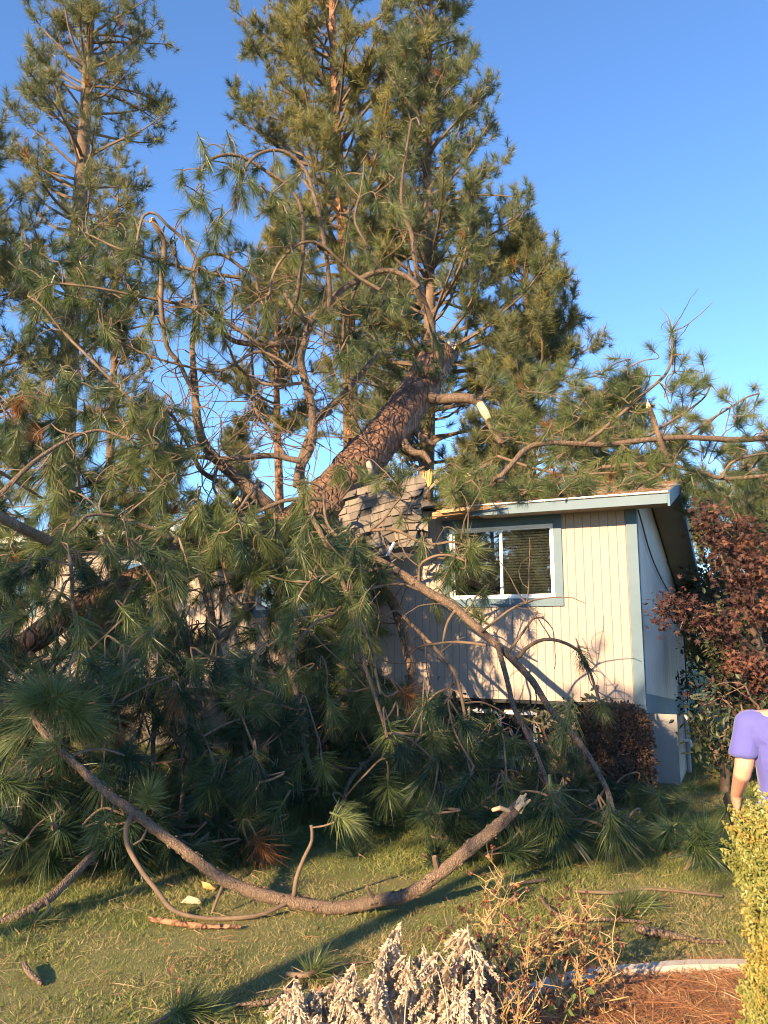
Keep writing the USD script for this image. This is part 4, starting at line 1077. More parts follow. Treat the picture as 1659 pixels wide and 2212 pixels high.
SINGLE = [  # (x, y, distance, size, direction the brush points in the picture, tone)
    (440, 440, 9.2, 1.35, (2, 10), 'bright'), (530, 440, 9.3, 1.45, (3, 10), 'mid'), (638, 385, 9.7, 1.1, (-1, 10), 'mid'), (728, 395, 10.0, 1.1, (0, 10), 'mid'), (620, 495, 9.6, 1.2, (-1, 10), 'dark'), (578, 690, 9.4, 1.4, (1, 10), 'mid'),
    (427, 715, 9.2, 1.5, (0, 10), 'bright'), (100, 640, 9.0, 1.3, (3, 9), 'bright'), (322, 712, 9.0, 1.2, (-1, 10), 'bright'), (735, 780, 9.9, 1.4, (1, 10), 'mid'), (720, 840, 9.9, 1.2, (-1, 10), 'bright'), (655, 1085, 8.7, 1.4, (-1, 10), 'bright'),
    (620, 1355, 7.2, 1.3, (-2, 8), 'bright'), (765, 1350, 7.4, 1.3, (-3, 9), 'bright'), (600, 1480, 7.1, 1.35, (-4, 9), 'bright'), (850, 1600, 6.9, 1.35, (3, 10), 'bright'), (615, 1700, 6.8, 1.4, (-5, 9), 'mid'), (760, 1780, 6.6, 1.2, (6, 8), 'bright'),
    (840, 1720, 6.9, 1.4, (1, 10), 'mid'), (700, 1665, 6.9, 1.3, (2, 10), 'mid'), (1100, 1625, 6.9, 1.2, (-4, 7), 'bright'), (1215, 1585, 6.95, 1.35, (-3, 7), 'bright'), (1010, 1590, 7.9, 1.3, (-1, 10), 'bright'), (940, 1640, 7.6, 1.3, (-2, 10), 'mid'),
    (1200, 1800, 6.1, 1.5, (0, 10), 'mid'), (1328, 1812, 6.0, 1.5, (1, 10), 'mid'), (1185, 1800, 6.15, 1.4, (-4, 9), 'dark'), (1345, 1800, 6.05, 1.4, (5, 9), 'dark'), (1262, 1432, 7.5, 1.1, (2, 8), 'mid'), (1300, 1535, 7.5, 1.1, (1, 10), 'mid'), (1028, 1182, 8.8, 1.2, (8, -1), 'bright'), (965, 1255, 8.7, 1.2, (-3, 9), 'mid'),
    (1000, 1220, 8.8, 1.1, (3, 9), 'mid'), (60, 1505, 5.5, 1.4, (-6, 2), 'bright'), (110, 1490, 5.5, 1.4, (4, -5), 'bright'), (175, 1520, 5.6, 1.5, (9, 0), 'bright'), (200, 1560, 5.6, 1.3, (8, 5), 'bright'), (40, 1590, 5.6, 1.4, (-7, 7), 'bright'),
    (325, 1712, 5.8, 1.25, (3, -9), 'bright'), (190, 1425, 6.8, 1.5, (3, 8), 'bright'), (975, 1075, 9.5, 1.3, (-2, 8), 'bright'), (795, 1035, 9.9, 1.2, (3, -1), 'bright'), (1452, 712, 10.8, 1.4, (0, -9), 'bright'), (1500, 850, 10.9, 1.3, (2, -9), 'bright'),
    (1375, 800, 10.7, 1.2, (-2, -9), 'bright'), (1480, 775, 10.9, 1.2, (5, -7), 'bright'), (1610, 880, 10.9, 1.3, (3, -8), 'bright'), (1525, 820, 11.0, 1.3, (5, -7), 'bright'), (95, 1850, 5.7, 1.4, (-3, 9), 'mid'), (300, 1880, 5.9, 1.5, (2, 9), 'dark'),
    (420, 1900, 6.0, 1.5, (-2, 8), 'dark'), (250, 1800, 6.0, 1.4, (-6, 8), 'dark'), (530, 1850, 6.2, 1.4, (6, 6), 'dark'), (460, 1790, 6.2, 1.3, (-7, 2), 'dark'), (580, 1560, 7.0, 1.4, (-3, 9), 'dark'),
]
GAPS = [Polygon(p) for p in ([(110, 1180), (330, 1200), (340, 1290), (110, 1260)], [(60, 1270), (200, 1260), (160, 1440), (20, 1450)], [(300, 1260), (470, 1230), (600, 1270), (580, 1400), (470, 1410), (300, 1330)])]
pos, dirs, size, tone = [], [], [], []
for poly, d0, d1, cnt, sz, hang, tn in REGIONS:
    pg = Polygon(poly)
    x0, y0, x1, y1 = pg.bounds
    got = 0
    while got < cnt:
        x, y = fg.uniform(x0, x1), fg.uniform(y0, y1)
        if not pg.contains(Point(x, y)) or (any(g_.contains(Point(x, y)) for g_ in GAPS) and fg.uniform() < 0.6):
            continue
        p = P(x, y, fg.uniform(d0, d1))
        got += 1
        if p[2] < 0.16:
            p[2] = 0.16
        pos.append(p)
        h = np.array([fg.normal(0, 0.6), fg.normal(-0.1, 0.5), -hang * fg.uniform(0.5, 1.7) + fg.normal(0, 0.3)])
        dirs.append(h); size.append(sz * fg.uniform(0.85, 1.3)); tone.append(tn)
n_region = len(pos)
for x, y, d, sz, (dx, dy), tn in SINGLE:
    pos.append(P(x, y, d)); size.append(sz); tone.append(tn)
    dirs.append(np.array([dx, fg.normal(-2.0, 1.5), -dy], float))
pos, dirs, size = np.array(pos), np.array(dirs), np.array(size)
dirs /= np.linalg.norm(dirs, axis=1, keepdims=True)
nodes = np.vstack(limb_nodes); owner = np.array(limb_owner)
tree = cKDTree(nodes)
dist, idx = tree.query(pos)
order = np.argsort(dist)
twigs = [Bag() for _ in LIMBS]
own = np.full(len(pos), -1)
new_nodes, new_owner = [], []
for k in order:
    p, dd = pos[k], dirs[k]
    base_i, best, o = idx[k], dist[k], owner[idx[k]]
    start = nodes[base_i]
    if new_nodes and best > 0.25:
        nn_ = np.array(new_nodes[-6000:])
        dm = np.linalg.norm(nn_ - p, axis=1)
        i_ = int(dm.argmin())
        if dm[i_] < best * 0.8:
            start, o, best = nn_[i_], new_owner[-len(nn_):][i_], dm[i_]
    if best > 1.35:
        continue
    own[k] = o
    butt = p - dd * 0.22 * size[k]
    mid = (start + butt) / 2 + UP * 0.09 * best + fg.normal(size=3) * 0.025
    c = resample(np.array([start, mid, butt, p]), 0.045)
    twigs[o].tube(c, np.linspace(0.0085 + 0.004 * min(best, 1), 0.006, len(c)), 5, cap=False)
    new_nodes += list(c[len(c) // 3:-2]); new_owner += [o] * len(c[len(c) // 3:-2])
ok = own >= 0
print('tufts', len(pos), 'kept', ok.sum())
# bare curling twigs along the limbs
allowed = [i_ for i_ in range(len(LIMBS))]
for k in range(430):
    x, y = (fg.uniform(330, 760), fg.uniform(620, 1060)) if k < 250 else (fg.uniform(100, 1300), fg.uniform(420, 1500))
    pr_n = project(nodes) if k == 0 else pr_n
    i_ = int(np.argmin((pr_n[:, 0] - x) ** 2 + (pr_n[:, 1] - y) ** 2))
    d = fg.normal(size=3) + UP * 0.2
    w = wander(nodes[i_], d, fg.uniform(0.35, 1.1), 9, fg, 1.3, fg.uniform(-1.2, 0.8))
    w = resample(w, 0.05)
    twigs[owner[i_]].tube(w, np.linspace(0.0095, 0.0035, len(w)), 4, cap=False)
    if fg.uniform() < 0.6:
        a_ = w[fg.integers(3, 8)]
        w = wander(a_, fg.normal(size=3), fg.uniform(0.15, 0.5), 6, fg, 1.4, -0.3)
        twigs[owner[i_]].tube(w, np.linspace(0.006, 0.003, len(w)), 3, cap=False)
for li, b in enumerate(twigs):
    if b.n:
        put('twigs', b.mesh(), M['twig'], limb_prims[li], kind='stuff')

pos, dirs, size, own = pos[ok], dirs[ok], size[ok], own[ok]
tone = [t for t, o in zip(tone, ok) if o]
single = np.arange(len(ok))[ok] >= n_region
tones = {'deep': ['needle_dark'], 'dark': ['needle_dark', 'needle_dark', 'needle_mid'], 'mid': ['needle_mid', 'needle_dark', 'needle_mid', 'needle_bright'], 'bright': ['needle_mid', 'needle_bright']}  # deep and dark regions carry painted shade in their needle colour
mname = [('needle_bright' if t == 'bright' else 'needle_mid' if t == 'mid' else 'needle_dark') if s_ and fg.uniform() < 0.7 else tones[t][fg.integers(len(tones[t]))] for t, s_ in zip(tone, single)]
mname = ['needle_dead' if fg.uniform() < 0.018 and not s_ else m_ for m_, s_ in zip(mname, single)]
kindk = np.where(dirs[:, 2] < -0.35, fg.choice([0, 3, 1, 1, 0], len(pos)), fg.choice([1, 2], len(pos)))
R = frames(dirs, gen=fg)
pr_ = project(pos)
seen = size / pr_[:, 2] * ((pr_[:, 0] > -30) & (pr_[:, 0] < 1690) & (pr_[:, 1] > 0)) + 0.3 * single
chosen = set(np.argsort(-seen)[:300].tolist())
srcs = {}
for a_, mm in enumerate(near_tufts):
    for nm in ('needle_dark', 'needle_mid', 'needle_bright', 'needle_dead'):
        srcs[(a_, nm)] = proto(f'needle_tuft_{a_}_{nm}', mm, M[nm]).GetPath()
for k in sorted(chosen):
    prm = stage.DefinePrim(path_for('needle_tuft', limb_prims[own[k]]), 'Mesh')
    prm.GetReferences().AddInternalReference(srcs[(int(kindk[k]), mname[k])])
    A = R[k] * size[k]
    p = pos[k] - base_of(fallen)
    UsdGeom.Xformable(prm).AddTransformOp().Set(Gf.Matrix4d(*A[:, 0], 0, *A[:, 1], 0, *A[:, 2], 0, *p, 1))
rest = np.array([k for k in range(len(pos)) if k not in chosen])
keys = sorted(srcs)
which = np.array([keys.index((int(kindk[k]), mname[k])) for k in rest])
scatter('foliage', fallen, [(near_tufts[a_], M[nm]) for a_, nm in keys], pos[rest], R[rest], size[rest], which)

# needles and scraps that lie on the roof
ru, rn = fg.uniform(-0.4, 2.3, 150), fg.uniform(-1.3, 0.43, 150)
rp = np.array([Wp(a_, roof_z(b_) + 0.02, b_) for a_, b_ in zip(ru, rn)])
tilt = np.tile(UP + NV * 0.247, (150, 1))
keep_ = fg.uniform(size=150) < 0.35 + 0.3 * ru
scatter('roof_litter', None, [(litter_patch(fg, 26, 0.12, 0.15), M['litter']), (litter_patch(fg, 24, 0.12, 0.15), M['litter_tan'])], rp, frames(tilt, gen=fg), fg.uniform(0.7, 1.2, 150), fg.integers(0, 2, 150),
        label='brown pine needles and scraps littering the roof shingles', cat='pine needles')

# ------------------------------------------------------------------ the broken branch in front and other debris
og = np.random.default_rng(51)


def tuft_on(parent, p, d, size, tone, src=None):
    """One needle brush as a part of a thing."""
    k = src if src is not None else int(og.integers(0, 4))
    prm = stage.DefinePrim(path_for('needle_tuft', parent), 'Mesh')
    prm.GetReferences().AddInternalReference(srcs[(k, tone)])
    A = frames(np.array([d]), gen=og)[0] * size
    q = np.asarray(p) - base_of(parent)
    UsdGeom.Xformable(prm).AddTransformOp().Set(Gf.Matrix4d(*A[:, 0], 0, *A[:, 1], 0, *A[:, 2], 0, *q, 1))
    return prm


bb = thing('broken_branch', 'long curved broken pine branch bowed over the lawn with a splintered pale end', 'branch', G(725, 1967))
main = traced([(67, 1532, 5.5, 12), (82, 1565, 5.48, 15), (110, 1600, 5.45, 17), (145, 1635, 5.42, 18), (200, 1685, 5.38, 20), (240, 1720, 5.35, 21), (285, 1752, 5.32, 22), (340, 1795, 5.29, 23), (395, 1835, 5.26, 24), (440, 1870, 5.24, 25), (480, 1898, 5.22, 26),
               (550, 1927, 5.2, 27), (625, 1945, 5.19, 28), (675, 1957, 5.18, 29), (725, 1962, 5.18, 29), (780, 1955, 5.18, 29), (829, 1944, 5.19, 30), (870, 1937, 5.2, 30), (915, 1913, 5.22, 30), (970, 1870, 5.24, 30), (1020, 1830, 5.26, 30), (1070, 1790, 5.28, 29), (1110, 1748, 5.3, 27), (1122, 1736, 5.3, 25)])
c = resample(main, 0.03)
limb = put('limb', tube(c[:, :3] + 0.022 * (np.stack([meshkit.fbm(c[:, :3] * 4.5, 3, 300 + a_) for a_ in range(3)], 1) - 0.5), c[:, 3] * (0.86 + 0.16 * (meshkit.fbm(c[:, :3] * 14, 2, 9) - 0.5)), 16, 0.24, 77), M['bark_fine'], bb, smooth=True)
bag = Bag()
for k in range(150):
    i_ = int(og.integers(4, len(c) - 4))
    ax = c[i_ + 1, :3] - c[i_ - 1, :3]; ax /= np.linalg.norm(ax)
    o = og.normal(size=3); o -= ax * (o @ ax); o /= np.linalg.norm(o)
    p0 = c[i_, :3] + o * c[i_, 3] * 0.9
    L_ = og.uniform(0.012, 0.035)
    bag.tube(np.array([p0 - ax * L_ * 0.5, p0 + o * 0.006, p0 + ax * L_ * 0.6 + o * og.uniform(0.002, 0.012)]), [0.004, 0.007, 0.002], 4)
put('bark_flakes', bag.mesh(), M['bark_limb'], limb, kind='stuff')
bag = Bag()
for k in range(9):
    o = og.normal(size=3) * 0.013
    bag.tube(np.array([P(1112, 1747, 5.3) + o, P(1124 + og.uniform(-3, 3), 1730 + og.uniform(-4, 4), 5.3) + o, P(1130 + og.uniform(-6, 6), 1722 + og.uniform(-7, 6), 5.3) + o * 1.2]), [0.018, 0.014, 0.006], 5)
put('splintered_end', bag.mesh(), M['raw_wood'], limb)
for pts in ([(1064, 1750, 5.28, 8), (1080, 1745, 5.25, 9), (1100, 1752, 5.28, 9)], [(938, 1850, 5.2, 10), (942, 1868, 5.22, 12), (946, 1885, 5.24, 12)], [(792, 1916, 5.15, 8), (800, 1932, 5.17, 10), (808, 1946, 5.18, 11)]):
    q = traced(pts); put('stub', tube(q[:, :3], q[:, 3], 6), M['raw_wood'] if pts[0][0] == 1064 else M['twig'], limb)
side = [[(672, 1782, 5.15, 7), (674, 1815, 5.14, 7), (656, 1855, 5.14, 8), (641, 1895, 5.15, 9), (635, 1935, 5.17, 10)], [(672, 1788, 5.15, 4), (700, 1784, 5.1, 4), (724, 1775, 5.05, 4)],
        [(287, 1755, 5.3, 9), (273, 1785, 5.22, 9), (275, 1825, 5.18, 10), (305, 1880, 5.13, 10), (340, 1925, 5.1, 10), (365, 1958, 5.08, 10), (395, 1975, 5.07, 9), (450, 1984, 5.06, 9), (525, 1982, 5.07, 9), (575, 1972, 5.1, 9), (620, 1950, 5.16, 9)],
        [(318, 1790, 5.28, 5), (305, 1815, 5.2, 5), (288, 1825, 5.18, 5)], [(250, 1722, 5.34, 5), (240, 1755, 5.3, 5), (215, 1782, 5.25, 5)], [(115, 1600, 5.44, 6), (105, 1625, 5.35, 6), (80, 1640, 5.3, 5)],
        [(485, 1903, 5.22, 8), (470, 1940, 5.18, 7), (457, 1975, 5.12, 5)], [(70, 1535, 5.5, 6), (90, 1520, 5.45, 5), (120, 1500, 5.4, 5)], [(150, 1640, 5.42, 7), (170, 1625, 5.5, 7), (220, 1618, 5.6, 6), (270, 1632, 5.65, 5)]]
for pts in side:
    q = resample(traced(pts), 0.04)
    put('side_twig', tube(q[:, :3], q[:, 3], 6, 0.06, 5), M['twig'], limb, smooth=True)
for x, y, d, sz, dv, tn in [(752, 1772, 5.05, 0.95, (8, -1, -3), 'needle_bright'), (322, 1712, 5.3, 1.0, (2, -2, 8), 'needle_bright'), (90, 1515, 5.42, 1.05, (-3, -2, 4), 'needle_mid'), (130, 1500, 5.4, 1.15, (7, -2, 3), 'needle_bright'), (60, 1520, 5.45, 1.1, (-7, -2, -1), 'needle_mid'),
                        (205, 1790, 5.22, 0.9, (-5, -2, -5), 'needle_mid'), (75, 1645, 5.28, 1.05, (-6, -1, -5), 'needle_mid'), (105, 1605, 5.35, 0.8, (-8, -2, 1), 'needle_bright'), (175, 1545, 5.5, 1.2, (8, -1, -2), 'needle_bright'), (290, 1640, 5.65, 1.1, (7, 0, -3), 'needle_dark')]:
    tuft_on(limb, P(x, y, d), np.array(dv, float), sz, tn, 2 if dv[2] > 0 else 1)

b2 = thing('broken_branch', 'dark broken branch lying in the needles at the lower left edge of the lawn', 'branch', G(150, 1960))
q = resample(traced([(-30, 2005, 5.0, 18), (0, 1993, 5.05, 18), (65, 1965, 5.15, 18), (110, 1938, 5.25, 18), (150, 1898, 5.4, 17), (190, 1857, 5.6, 16), (220, 1822, 5.8, 14), (280, 1775, 6.1, 11)]), 0.04)
l2 = put('limb', tube(q[:, :3], q[:, 3], 10, 0.12, 9), M['bark_limb'], b2, smooth=True)
for pts in ([(70, 1962, 5.14, 6), (85, 1985, 5.05, 5), (95, 2005, 5.0, 4)], [(100, 1945, 5.2, 8), (108, 1965, 5.15, 7), (106, 1978, 5.1, 6)]):
    q = traced(pts); put('stub', tube(q[:, :3], q[:, 3], 5), M['twig'], l2)
for x, y, d, sz, dv in [(110, 2000, 5.0, 0.9, (6, -2, -2)), (40, 2045, 4.75, 0.9, (-2, -4, 4)), (15, 2070, 4.7, 0.9, (-4, -4, 3)), (70, 2000, 4.95, 0.9, (3, -4, 1))]:
    tuft_on(l2, P(x, y, d), np.array(dv, float), sz, 'needle_mid', 2)


def lying(name, label, cat, pts, m, tufts=(), group=None, raw=None):
    """A stick on the lawn: (x, y, height, width seen) rows, with needle brushes at its end."""
    a = np.array([np.r_[G(x, y, h + 0.02), w] for x, y, h, w in pts])
    t = thing(name, label, cat, np.r_[a[len(a) // 2, :2], 0], group)
    a[:, 3] *= a[:, 1] / FPX / 2
    c = resample(a, 0.04)
    st = put('stick', tube(c[:, :3], c[:, 3], 7, 0.12, int(pts[0][0])), m, t, smooth=True)
    for x, y, h, sz, dv, tn in tufts:
        p = G(x, y, h)
        tuft_on(st, p, np.array(dv, float), sz, tn, 2 if sz < 1 else 1)
    return t


lying('stick', 'short grey brown stick on the grass at the lower left corner', 'stick', [(52, 2082, 0.02, 10), (62, 2100, 0.02, 12), (78, 2115, 0.01, 12), (90, 2125, 0.0, 9)], M['bark_limb'])
lying('bark_strip', 'split reddish bark strip under the loop of the curved branch', 'bark', [(322, 1985, 0.0, 9), (370, 1992, 0.01, 12), (430, 2000, 0.01, 11), (520, 2002, 0.0, 7)], M['bark_red'])
lying('pine_sprig', 'green needle sprig on a dark stick, lowest on the lawn left of the dried sage', 'pine sprig', [(330, 2212, 0.0, 7), (370, 2190, 0.02, 9), (410, 2178, 0.04, 8)], M['twig'], [(430, 2180, 0.06, 1.0, (9, -1, 1), 'needle_mid'), (405, 2172, 0.08, 0.9, (6, 3, 2), 'needle_bright'), (455, 2195, 0.03, 0.9, (8, -4, .5), 'needle_mid')])
lying('stick', 'curved dark stick on the lawn beside the dried sage tops', 'stick', [(505, 2170, 0.0, 9), (560, 2168, 0.01, 11), (600, 2155, 0.02, 11), (625, 2130, 0.02, 8), (640, 2110, 0.01, 6)], M['bark_limb'])
lying('pine_sprig', 'small needle sprig on a forked stick right of the lawn middle', 'pine sprig', [(620, 2104, 0.0, 9), (660, 2106, 0.02, 12), (720, 2085, 0.01, 6), (800, 2078, 0.0, 4)], M['twig'], [(690, 2100, 0.04, 0.8, (7, -2, 2), 'needle_mid'), (690, 2085, 0.05, 0.8, (6, 4, 1.5), 'needle_mid')])
lying('stick', 'long dark stick on the shaded lawn behind the dry rose stems', 'stick', [(1165, 1935, 0.0, 6), (1185, 1960, 0.01, 7), (1225, 1985, 0.02, 9), (1300, 1985, 0.02, 8), (1400, 1992, 0.0, 6)], M['bark_limb'])
lying('stick', 'thick broken stick on the grass left of the box hedge', 'stick', [(1375, 2005, 0.02, 16), (1400, 2012, 0.02, 18), (1450, 2020, 0.01, 15), (1510, 2032, 0.0, 9), (1570, 2035, 0.0, 7)], M['bark_limb'])
lying('stick', 'thin stick lying on the lawn beyond the thick one near the hedge', 'stick', [(1240, 1925, 0.0, 6), (1320, 1928, 0.01, 7), (1400, 1920, 0.0, 6), (1560, 1935, 0.0, 6)], M['twig'])
lying('pine_sprig', 'upright green needle sprig on the lawn behind the dry rose', 'pine sprig', [(1180, 1900, 0.0, 6), (1100, 1912, 0.02, 7), (1085, 1920, 0.04, 6)], M['twig'], [(1085, 1925, 0.06, 0.95, (-4, -1, 8), 'needle_mid'), (1105, 1930, 0.05, 0.9, (3, -1, 9), 'needle_dark')])
lying('pine_sprig', 'wide needle sprig spread on the grass between dry rose and hedge', 'pine sprig', [(1310, 1972, 0.0, 6), (1345, 1965, 0.03, 8), (1370, 1955, 0.05, 7)], M['twig'], [(1345, 1960, 0.06, 1.0, (-4, 0, 5), 'needle_mid'), (1370, 1950, 0.07, 1.1, (7, 1, 4), 'needle_mid'), (1400, 1955, 0.05, 1.0, (9, -2, 1), 'needle_bright'), (1335, 1975, 0.05, .9, (-6, -3, 3), 'needle_mid')])
lying('pine_sprig', 'large upright needle sprig standing beside the box hedge', 'pine sprig', [(1480, 1880, 0.0, 8), (1500, 1850, 0.1, 8), (1515, 1815, 0.25, 7)], M['twig'], [(1512, 1830, 0.22, 1.35, (1, 0, -8), 'needle_mid'), (1518, 1800, 0.32, 1.35, (-1, 0, 8), 'needle_dark'), (1505, 1830, 0.22, 1.3, (-7, -1, 2), 'needle_dark'), (1530, 1840, 0.2, 1.3, (7, -2, -3), 'needle_mid')])
lying('pine_sprig', 'needle sprig fanning upward in front of the dark gap under the branches', 'pine sprig', [(925, 1870, 0.0, 6), (935, 1850, 0.08, 6), (940, 1835, 0.15, 5)], M['twig'], [(938, 1838, 0.15, 1.0, (-3, -1, 6), 'needle_dark'), (945, 1840, 0.15, 1.0, (4, -1, 6), 'needle_dark')])
for (x, y, w, h, lab) in [(415, 1952, 0.06, 0.035, 'pale chunk of split wood on the grass under the curved branch'), (452, 1925, 0.05, 0.05, 'small orange wood chip beside the curved branch')]:
    p = G(x, y)
    pts = og.normal(size=(14, 3)) * [w * 0.6, w * 0.3, h * 0.4] + p + UP * h * 0.6
    put('wood_chip', trimesh.convex.convex_hull(pts), M['raw_wood'] if w > 0.055 else M['raw_orange'], label=lab, cat='wood chip')

# needle tufts and torn bits lying under the hanging limbs, in the shade before the lower wall
lp = np.array([np.r_[fg.uniform(-4.5, 3.4), 0, 0] for _ in range(150)])
lp[:, 1] = fg.uniform(6.3, 9.0, 150) - 0.12 * lp[:, 0]
lp[:, 2] = fg.uniform(0.03, 0.28, 150)
d = fg.normal(size=(150, 3)) * [1, 1, 0.5]
scatter('fallen_sprigs', None, [(near_tufts[1], M['needle_dark']), (near_tufts[2], M['needle_dark']), (near_tufts[0], M['needle_mid'])], lp, frames(d, gen=fg), fg.uniform(0.9, 1.3, 150), fg.integers(0, 3, 150),
        label='torn needle sprigs heaped on the ground under the fallen pine', cat='pine sprigs')

# ------------------------------------------------------------------ shrubs, hedge, maple
def leaf_blade(L=1.0, W=0.45, fold=0.15):
    v = np.array([[0, 0, 0], [W / 2, L * 0.35, fold * W], [W * 0.36, L * 0.72, fold * W], [0, L, 0], [-W * 0.36, L * 0.72, fold * W], [-W / 2, L * 0.35, fold * W], [0, L * 0.5, -0.02]])
    f = np.array([[0, 1, 6], [1, 2, 6], [2, 3, 6], [3, 4, 6], [4, 5, 6], [5, 0, 6]])
    return v, f


def sprig(gen, n=14, L=0.12, leaf=0.018, w=0.5, spread=55):
    """An upright shoot along +z with small paired leaves."""
    bag = Bag()
    for k in range(n):
        zz = L * (0.1 + 0.9 * k / n)
        v, f = leaf_blade(leaf * gen.uniform(0.75, 1.2), leaf * w)
        a, th = k * 2.4 + gen.uniform(-.3, .3), math.radians(spread + gen.uniform(-20, 15)) * (1 - 0.5 * k / n)
        y = np.array([math.sin(th) * math.cos(a), math.sin(th) * math.sin(a), math.cos(th)])
        x = np.cross(y, [0, 0, 1.0]); x /= np.linalg.norm(x)
        v = v @ np.stack([x, y, np.cross(x, y)]) + [0, 0, zz]
        bag.add(v, f)
    bag.tube(np.array([[0, 0, -0.03], [0, 0, L]]), [0.0016, 0.0008], 3)
    return bag.mesh()


sg = np.random.default_rng(61)
HX0, HX1, HY0, HY1, HZ = 1.56, 2.75, 3.12, 3.62, 0.96
hedge = thing('box_hedge', 'clipped yellow green box hedge in sunlight at the lower right corner', 'hedge', ((HX0 + HX1) / 2, (HY0 + HY1) / 2, 0))
cb = trimesh.creation.box([HX1 - HX0 - 0.12, HY1 - HY0 - 0.12, HZ - 0.06])
for _ in range(3):
    cb = cb.subdivide()
cb.apply_translation([(HX0 + HX1) / 2, (HY0 + HY1) / 2, (HZ - 0.06) / 2])
cb.vertices += (meshkit.fbm(cb.vertices * 9, 3, 1)[:, None] - 0.5) * 0.12 * np.sign(cb.vertices - cb.centroid)
put('twiggy_core', cb, M['box_core'], hedge)
N = 13000
face = sg.choice(4, N, p=[0.36, 0.22, 0.26, 0.16])     # front, left, top, back
u, v_ = sg.uniform(0, 1, N), sg.uniform(0, 1, N)
p = np.zeros((N, 3)); nrm = np.zeros((N, 3))
zlow = 0.05
p[:, 0] = np.where(face == 1, HX0, HX0 + u * (HX1 - HX0))
p[:, 1] = np.where(face == 0, HY0, np.where(face == 3, HY1, HY0 + np.where(face == 1, u, v_) * (HY1 - HY0)))
p[:, 2] = np.where(face == 2, HZ, zlow + v_ * (HZ - zlow))
nrm[face == 0] = [0, -1, 0.5]; nrm[face == 1] = [-1, 0, 0.55]; nrm[face == 2] = [0, 0, 1]; nrm[face == 3] = [0, 1, .4]
bulge = (meshkit.fbm(p * 5.0, 3, 4) - 0.5) * 0.24 + (sg.uniform(size=N) < 0.05) * sg.uniform(0.02, 0.09, N)
p += nrm / np.linalg.norm(nrm, axis=1, keepdims=True) * (bulge[:, None] - 0.07 + sg.uniform(-0.03, 0.02, (N, 1)))
p[:, 0] += 0.05 * np.clip(0.7 - p[:, 2], 0, 1) * (face == 1)
d = nrm + np.c_[sg.normal(0, 0.45, (N, 2)), np.abs(sg.normal(0.55, 0.4, N))]
boxsp = [(sprig(sg, 16, 0.11, 0.019), M['box_leaf']), (sprig(sg, 14, 0.09, 0.021), M['box_leaf']), (sprig(sg, 13, 0.10, 0.018), M['box_leaf2'])]
gold_ = (meshkit.fbm(p * 2.5, 2, 8) + 0.25 * (p[:, 2] > 0.85) + sg.normal(0, 0.08, N)) > 0.68
scatter('foliage', hedge, boxsp, p, frames(d, gen=sg), sg.uniform(0.5, 0.95, N), np.where(gold_, 2, sg.integers(0, 2, N)))

# sheared brown shrub by the lower corner of the house
bs = P(1328, 1620, 8.75); bs[2] = 0
shrub = thing('brown_shrub', 'sheared dry brown shrub under the corner of the house', 'shrub', bs)
ctr, half = np.array([bs[0], bs[1], 0.45]), np.array([0.28, 0.34, 0.46])
cm = trimesh.creation.icosphere(3, 1.0)
cm.vertices = np.sign(cm.vertices) * np.abs(cm.vertices) ** 0.55 * half * 0.86 + ctr
cm.vertices += (meshkit.fbm(cm.vertices * 8, 3, 6)[:, None] - 0.5) * 0.12
put('twiggy_core', cm, M['shrub_core'], shrub)


def twiglet(gen, n=16, L=0.13):
    bag = Bag()
    for _ in range(5):
        dd = np.array([gen.normal(0, 0.35), gen.normal(0, 0.35), 1.0])
        w = wander(np.array([0, 0, -0.03]), dd, L * gen.uniform(0.6, 1.2), 3, gen, 0.5)
        bag.tube(w, np.linspace(0.003, 0.0012, 4), 3, cap=False)
        for _k in range(4):
            v, f = leaf_blade(0.024, 0.011)
            A = frames(gen.normal(size=(1, 3)), gen=gen)[0]
            bag.add(v @ A.T + w[gen.integers(1, 4)], f)
    return bag.mesh()


N = 2600
d = sg.normal(size=(N, 3)); d /= np.linalg.norm(d, axis=1, keepdims=True)
p = np.sign(d) * np.abs(d) ** 0.5 * half * 0.93 + ctr
p = p[(p[:, 2] > 0.02)]; d = d[:len(p)] * 0 + (p - ctr) / half
d[:, 2] += 0.5
scatter('foliage', shrub, [(twiglet(sg), M['brown_shrub']), (twiglet(sg), M['brown_shrub'])], p, frames(d, gen=sg), sg.uniform(0.7, 1.3, len(p)), sg.integers(0, 2, len(p)))


def leafy_tree(name, label, cat, base, limbs, leafmat, leafmesh, n, spread, size, seed, bark_m, hang=0.3, clusters=None):
    gen = np.random.default_rng(seed)
    t = thing(name, label, cat, base)
    trunk = None
    pts = []
    for k, (path, r0, r1) in enumerate(limbs):
        c = resample(np.array(path), 0.12)
        c += 0.02 * gen.normal(size=c.shape)
        o = put('trunk' if k == 0 else 'limb', tube(c, np.linspace(r0, r1, len(c)), 8, 0.1, k), bark_m, t, smooth=True)
        if k:
            pts.append(c[len(c) // 3:])
    pts = np.vstack(pts)
    bag, ends = Bag(), []
    for _ in range(n // 14):
        s0 = pts[gen.integers(len(pts))]
        w = wander(s0, gen.normal(size=3) + UP * 0.2, spread * gen.uniform(0.4, 1.1), 5, gen, 0.9, -hang)
        bag.tube(w, np.linspace(0.008, 0.003, 6), 3, cap=False)
        ends.append(w[2:])
    put('twigs', bag.mesh(), bark_m, t, kind='stuff')
    ends = np.vstack(ends)
    p = ends[gen.integers(0, len(ends), n)] + gen.normal(size=(n, 3)) * 0.075
    d = gen.normal(size=(n, 3)) + [0, 0, 0.3]
    if callable(leafmat):
        which = leafmat(p, gen)
    else:
        which = gen.integers(0, len(leafmesh), n)
    scatter('foliage', t, leafmesh, p, frames(d, gen=gen), gen.uniform(0.7, 1.3, n) * size, which)
    return t


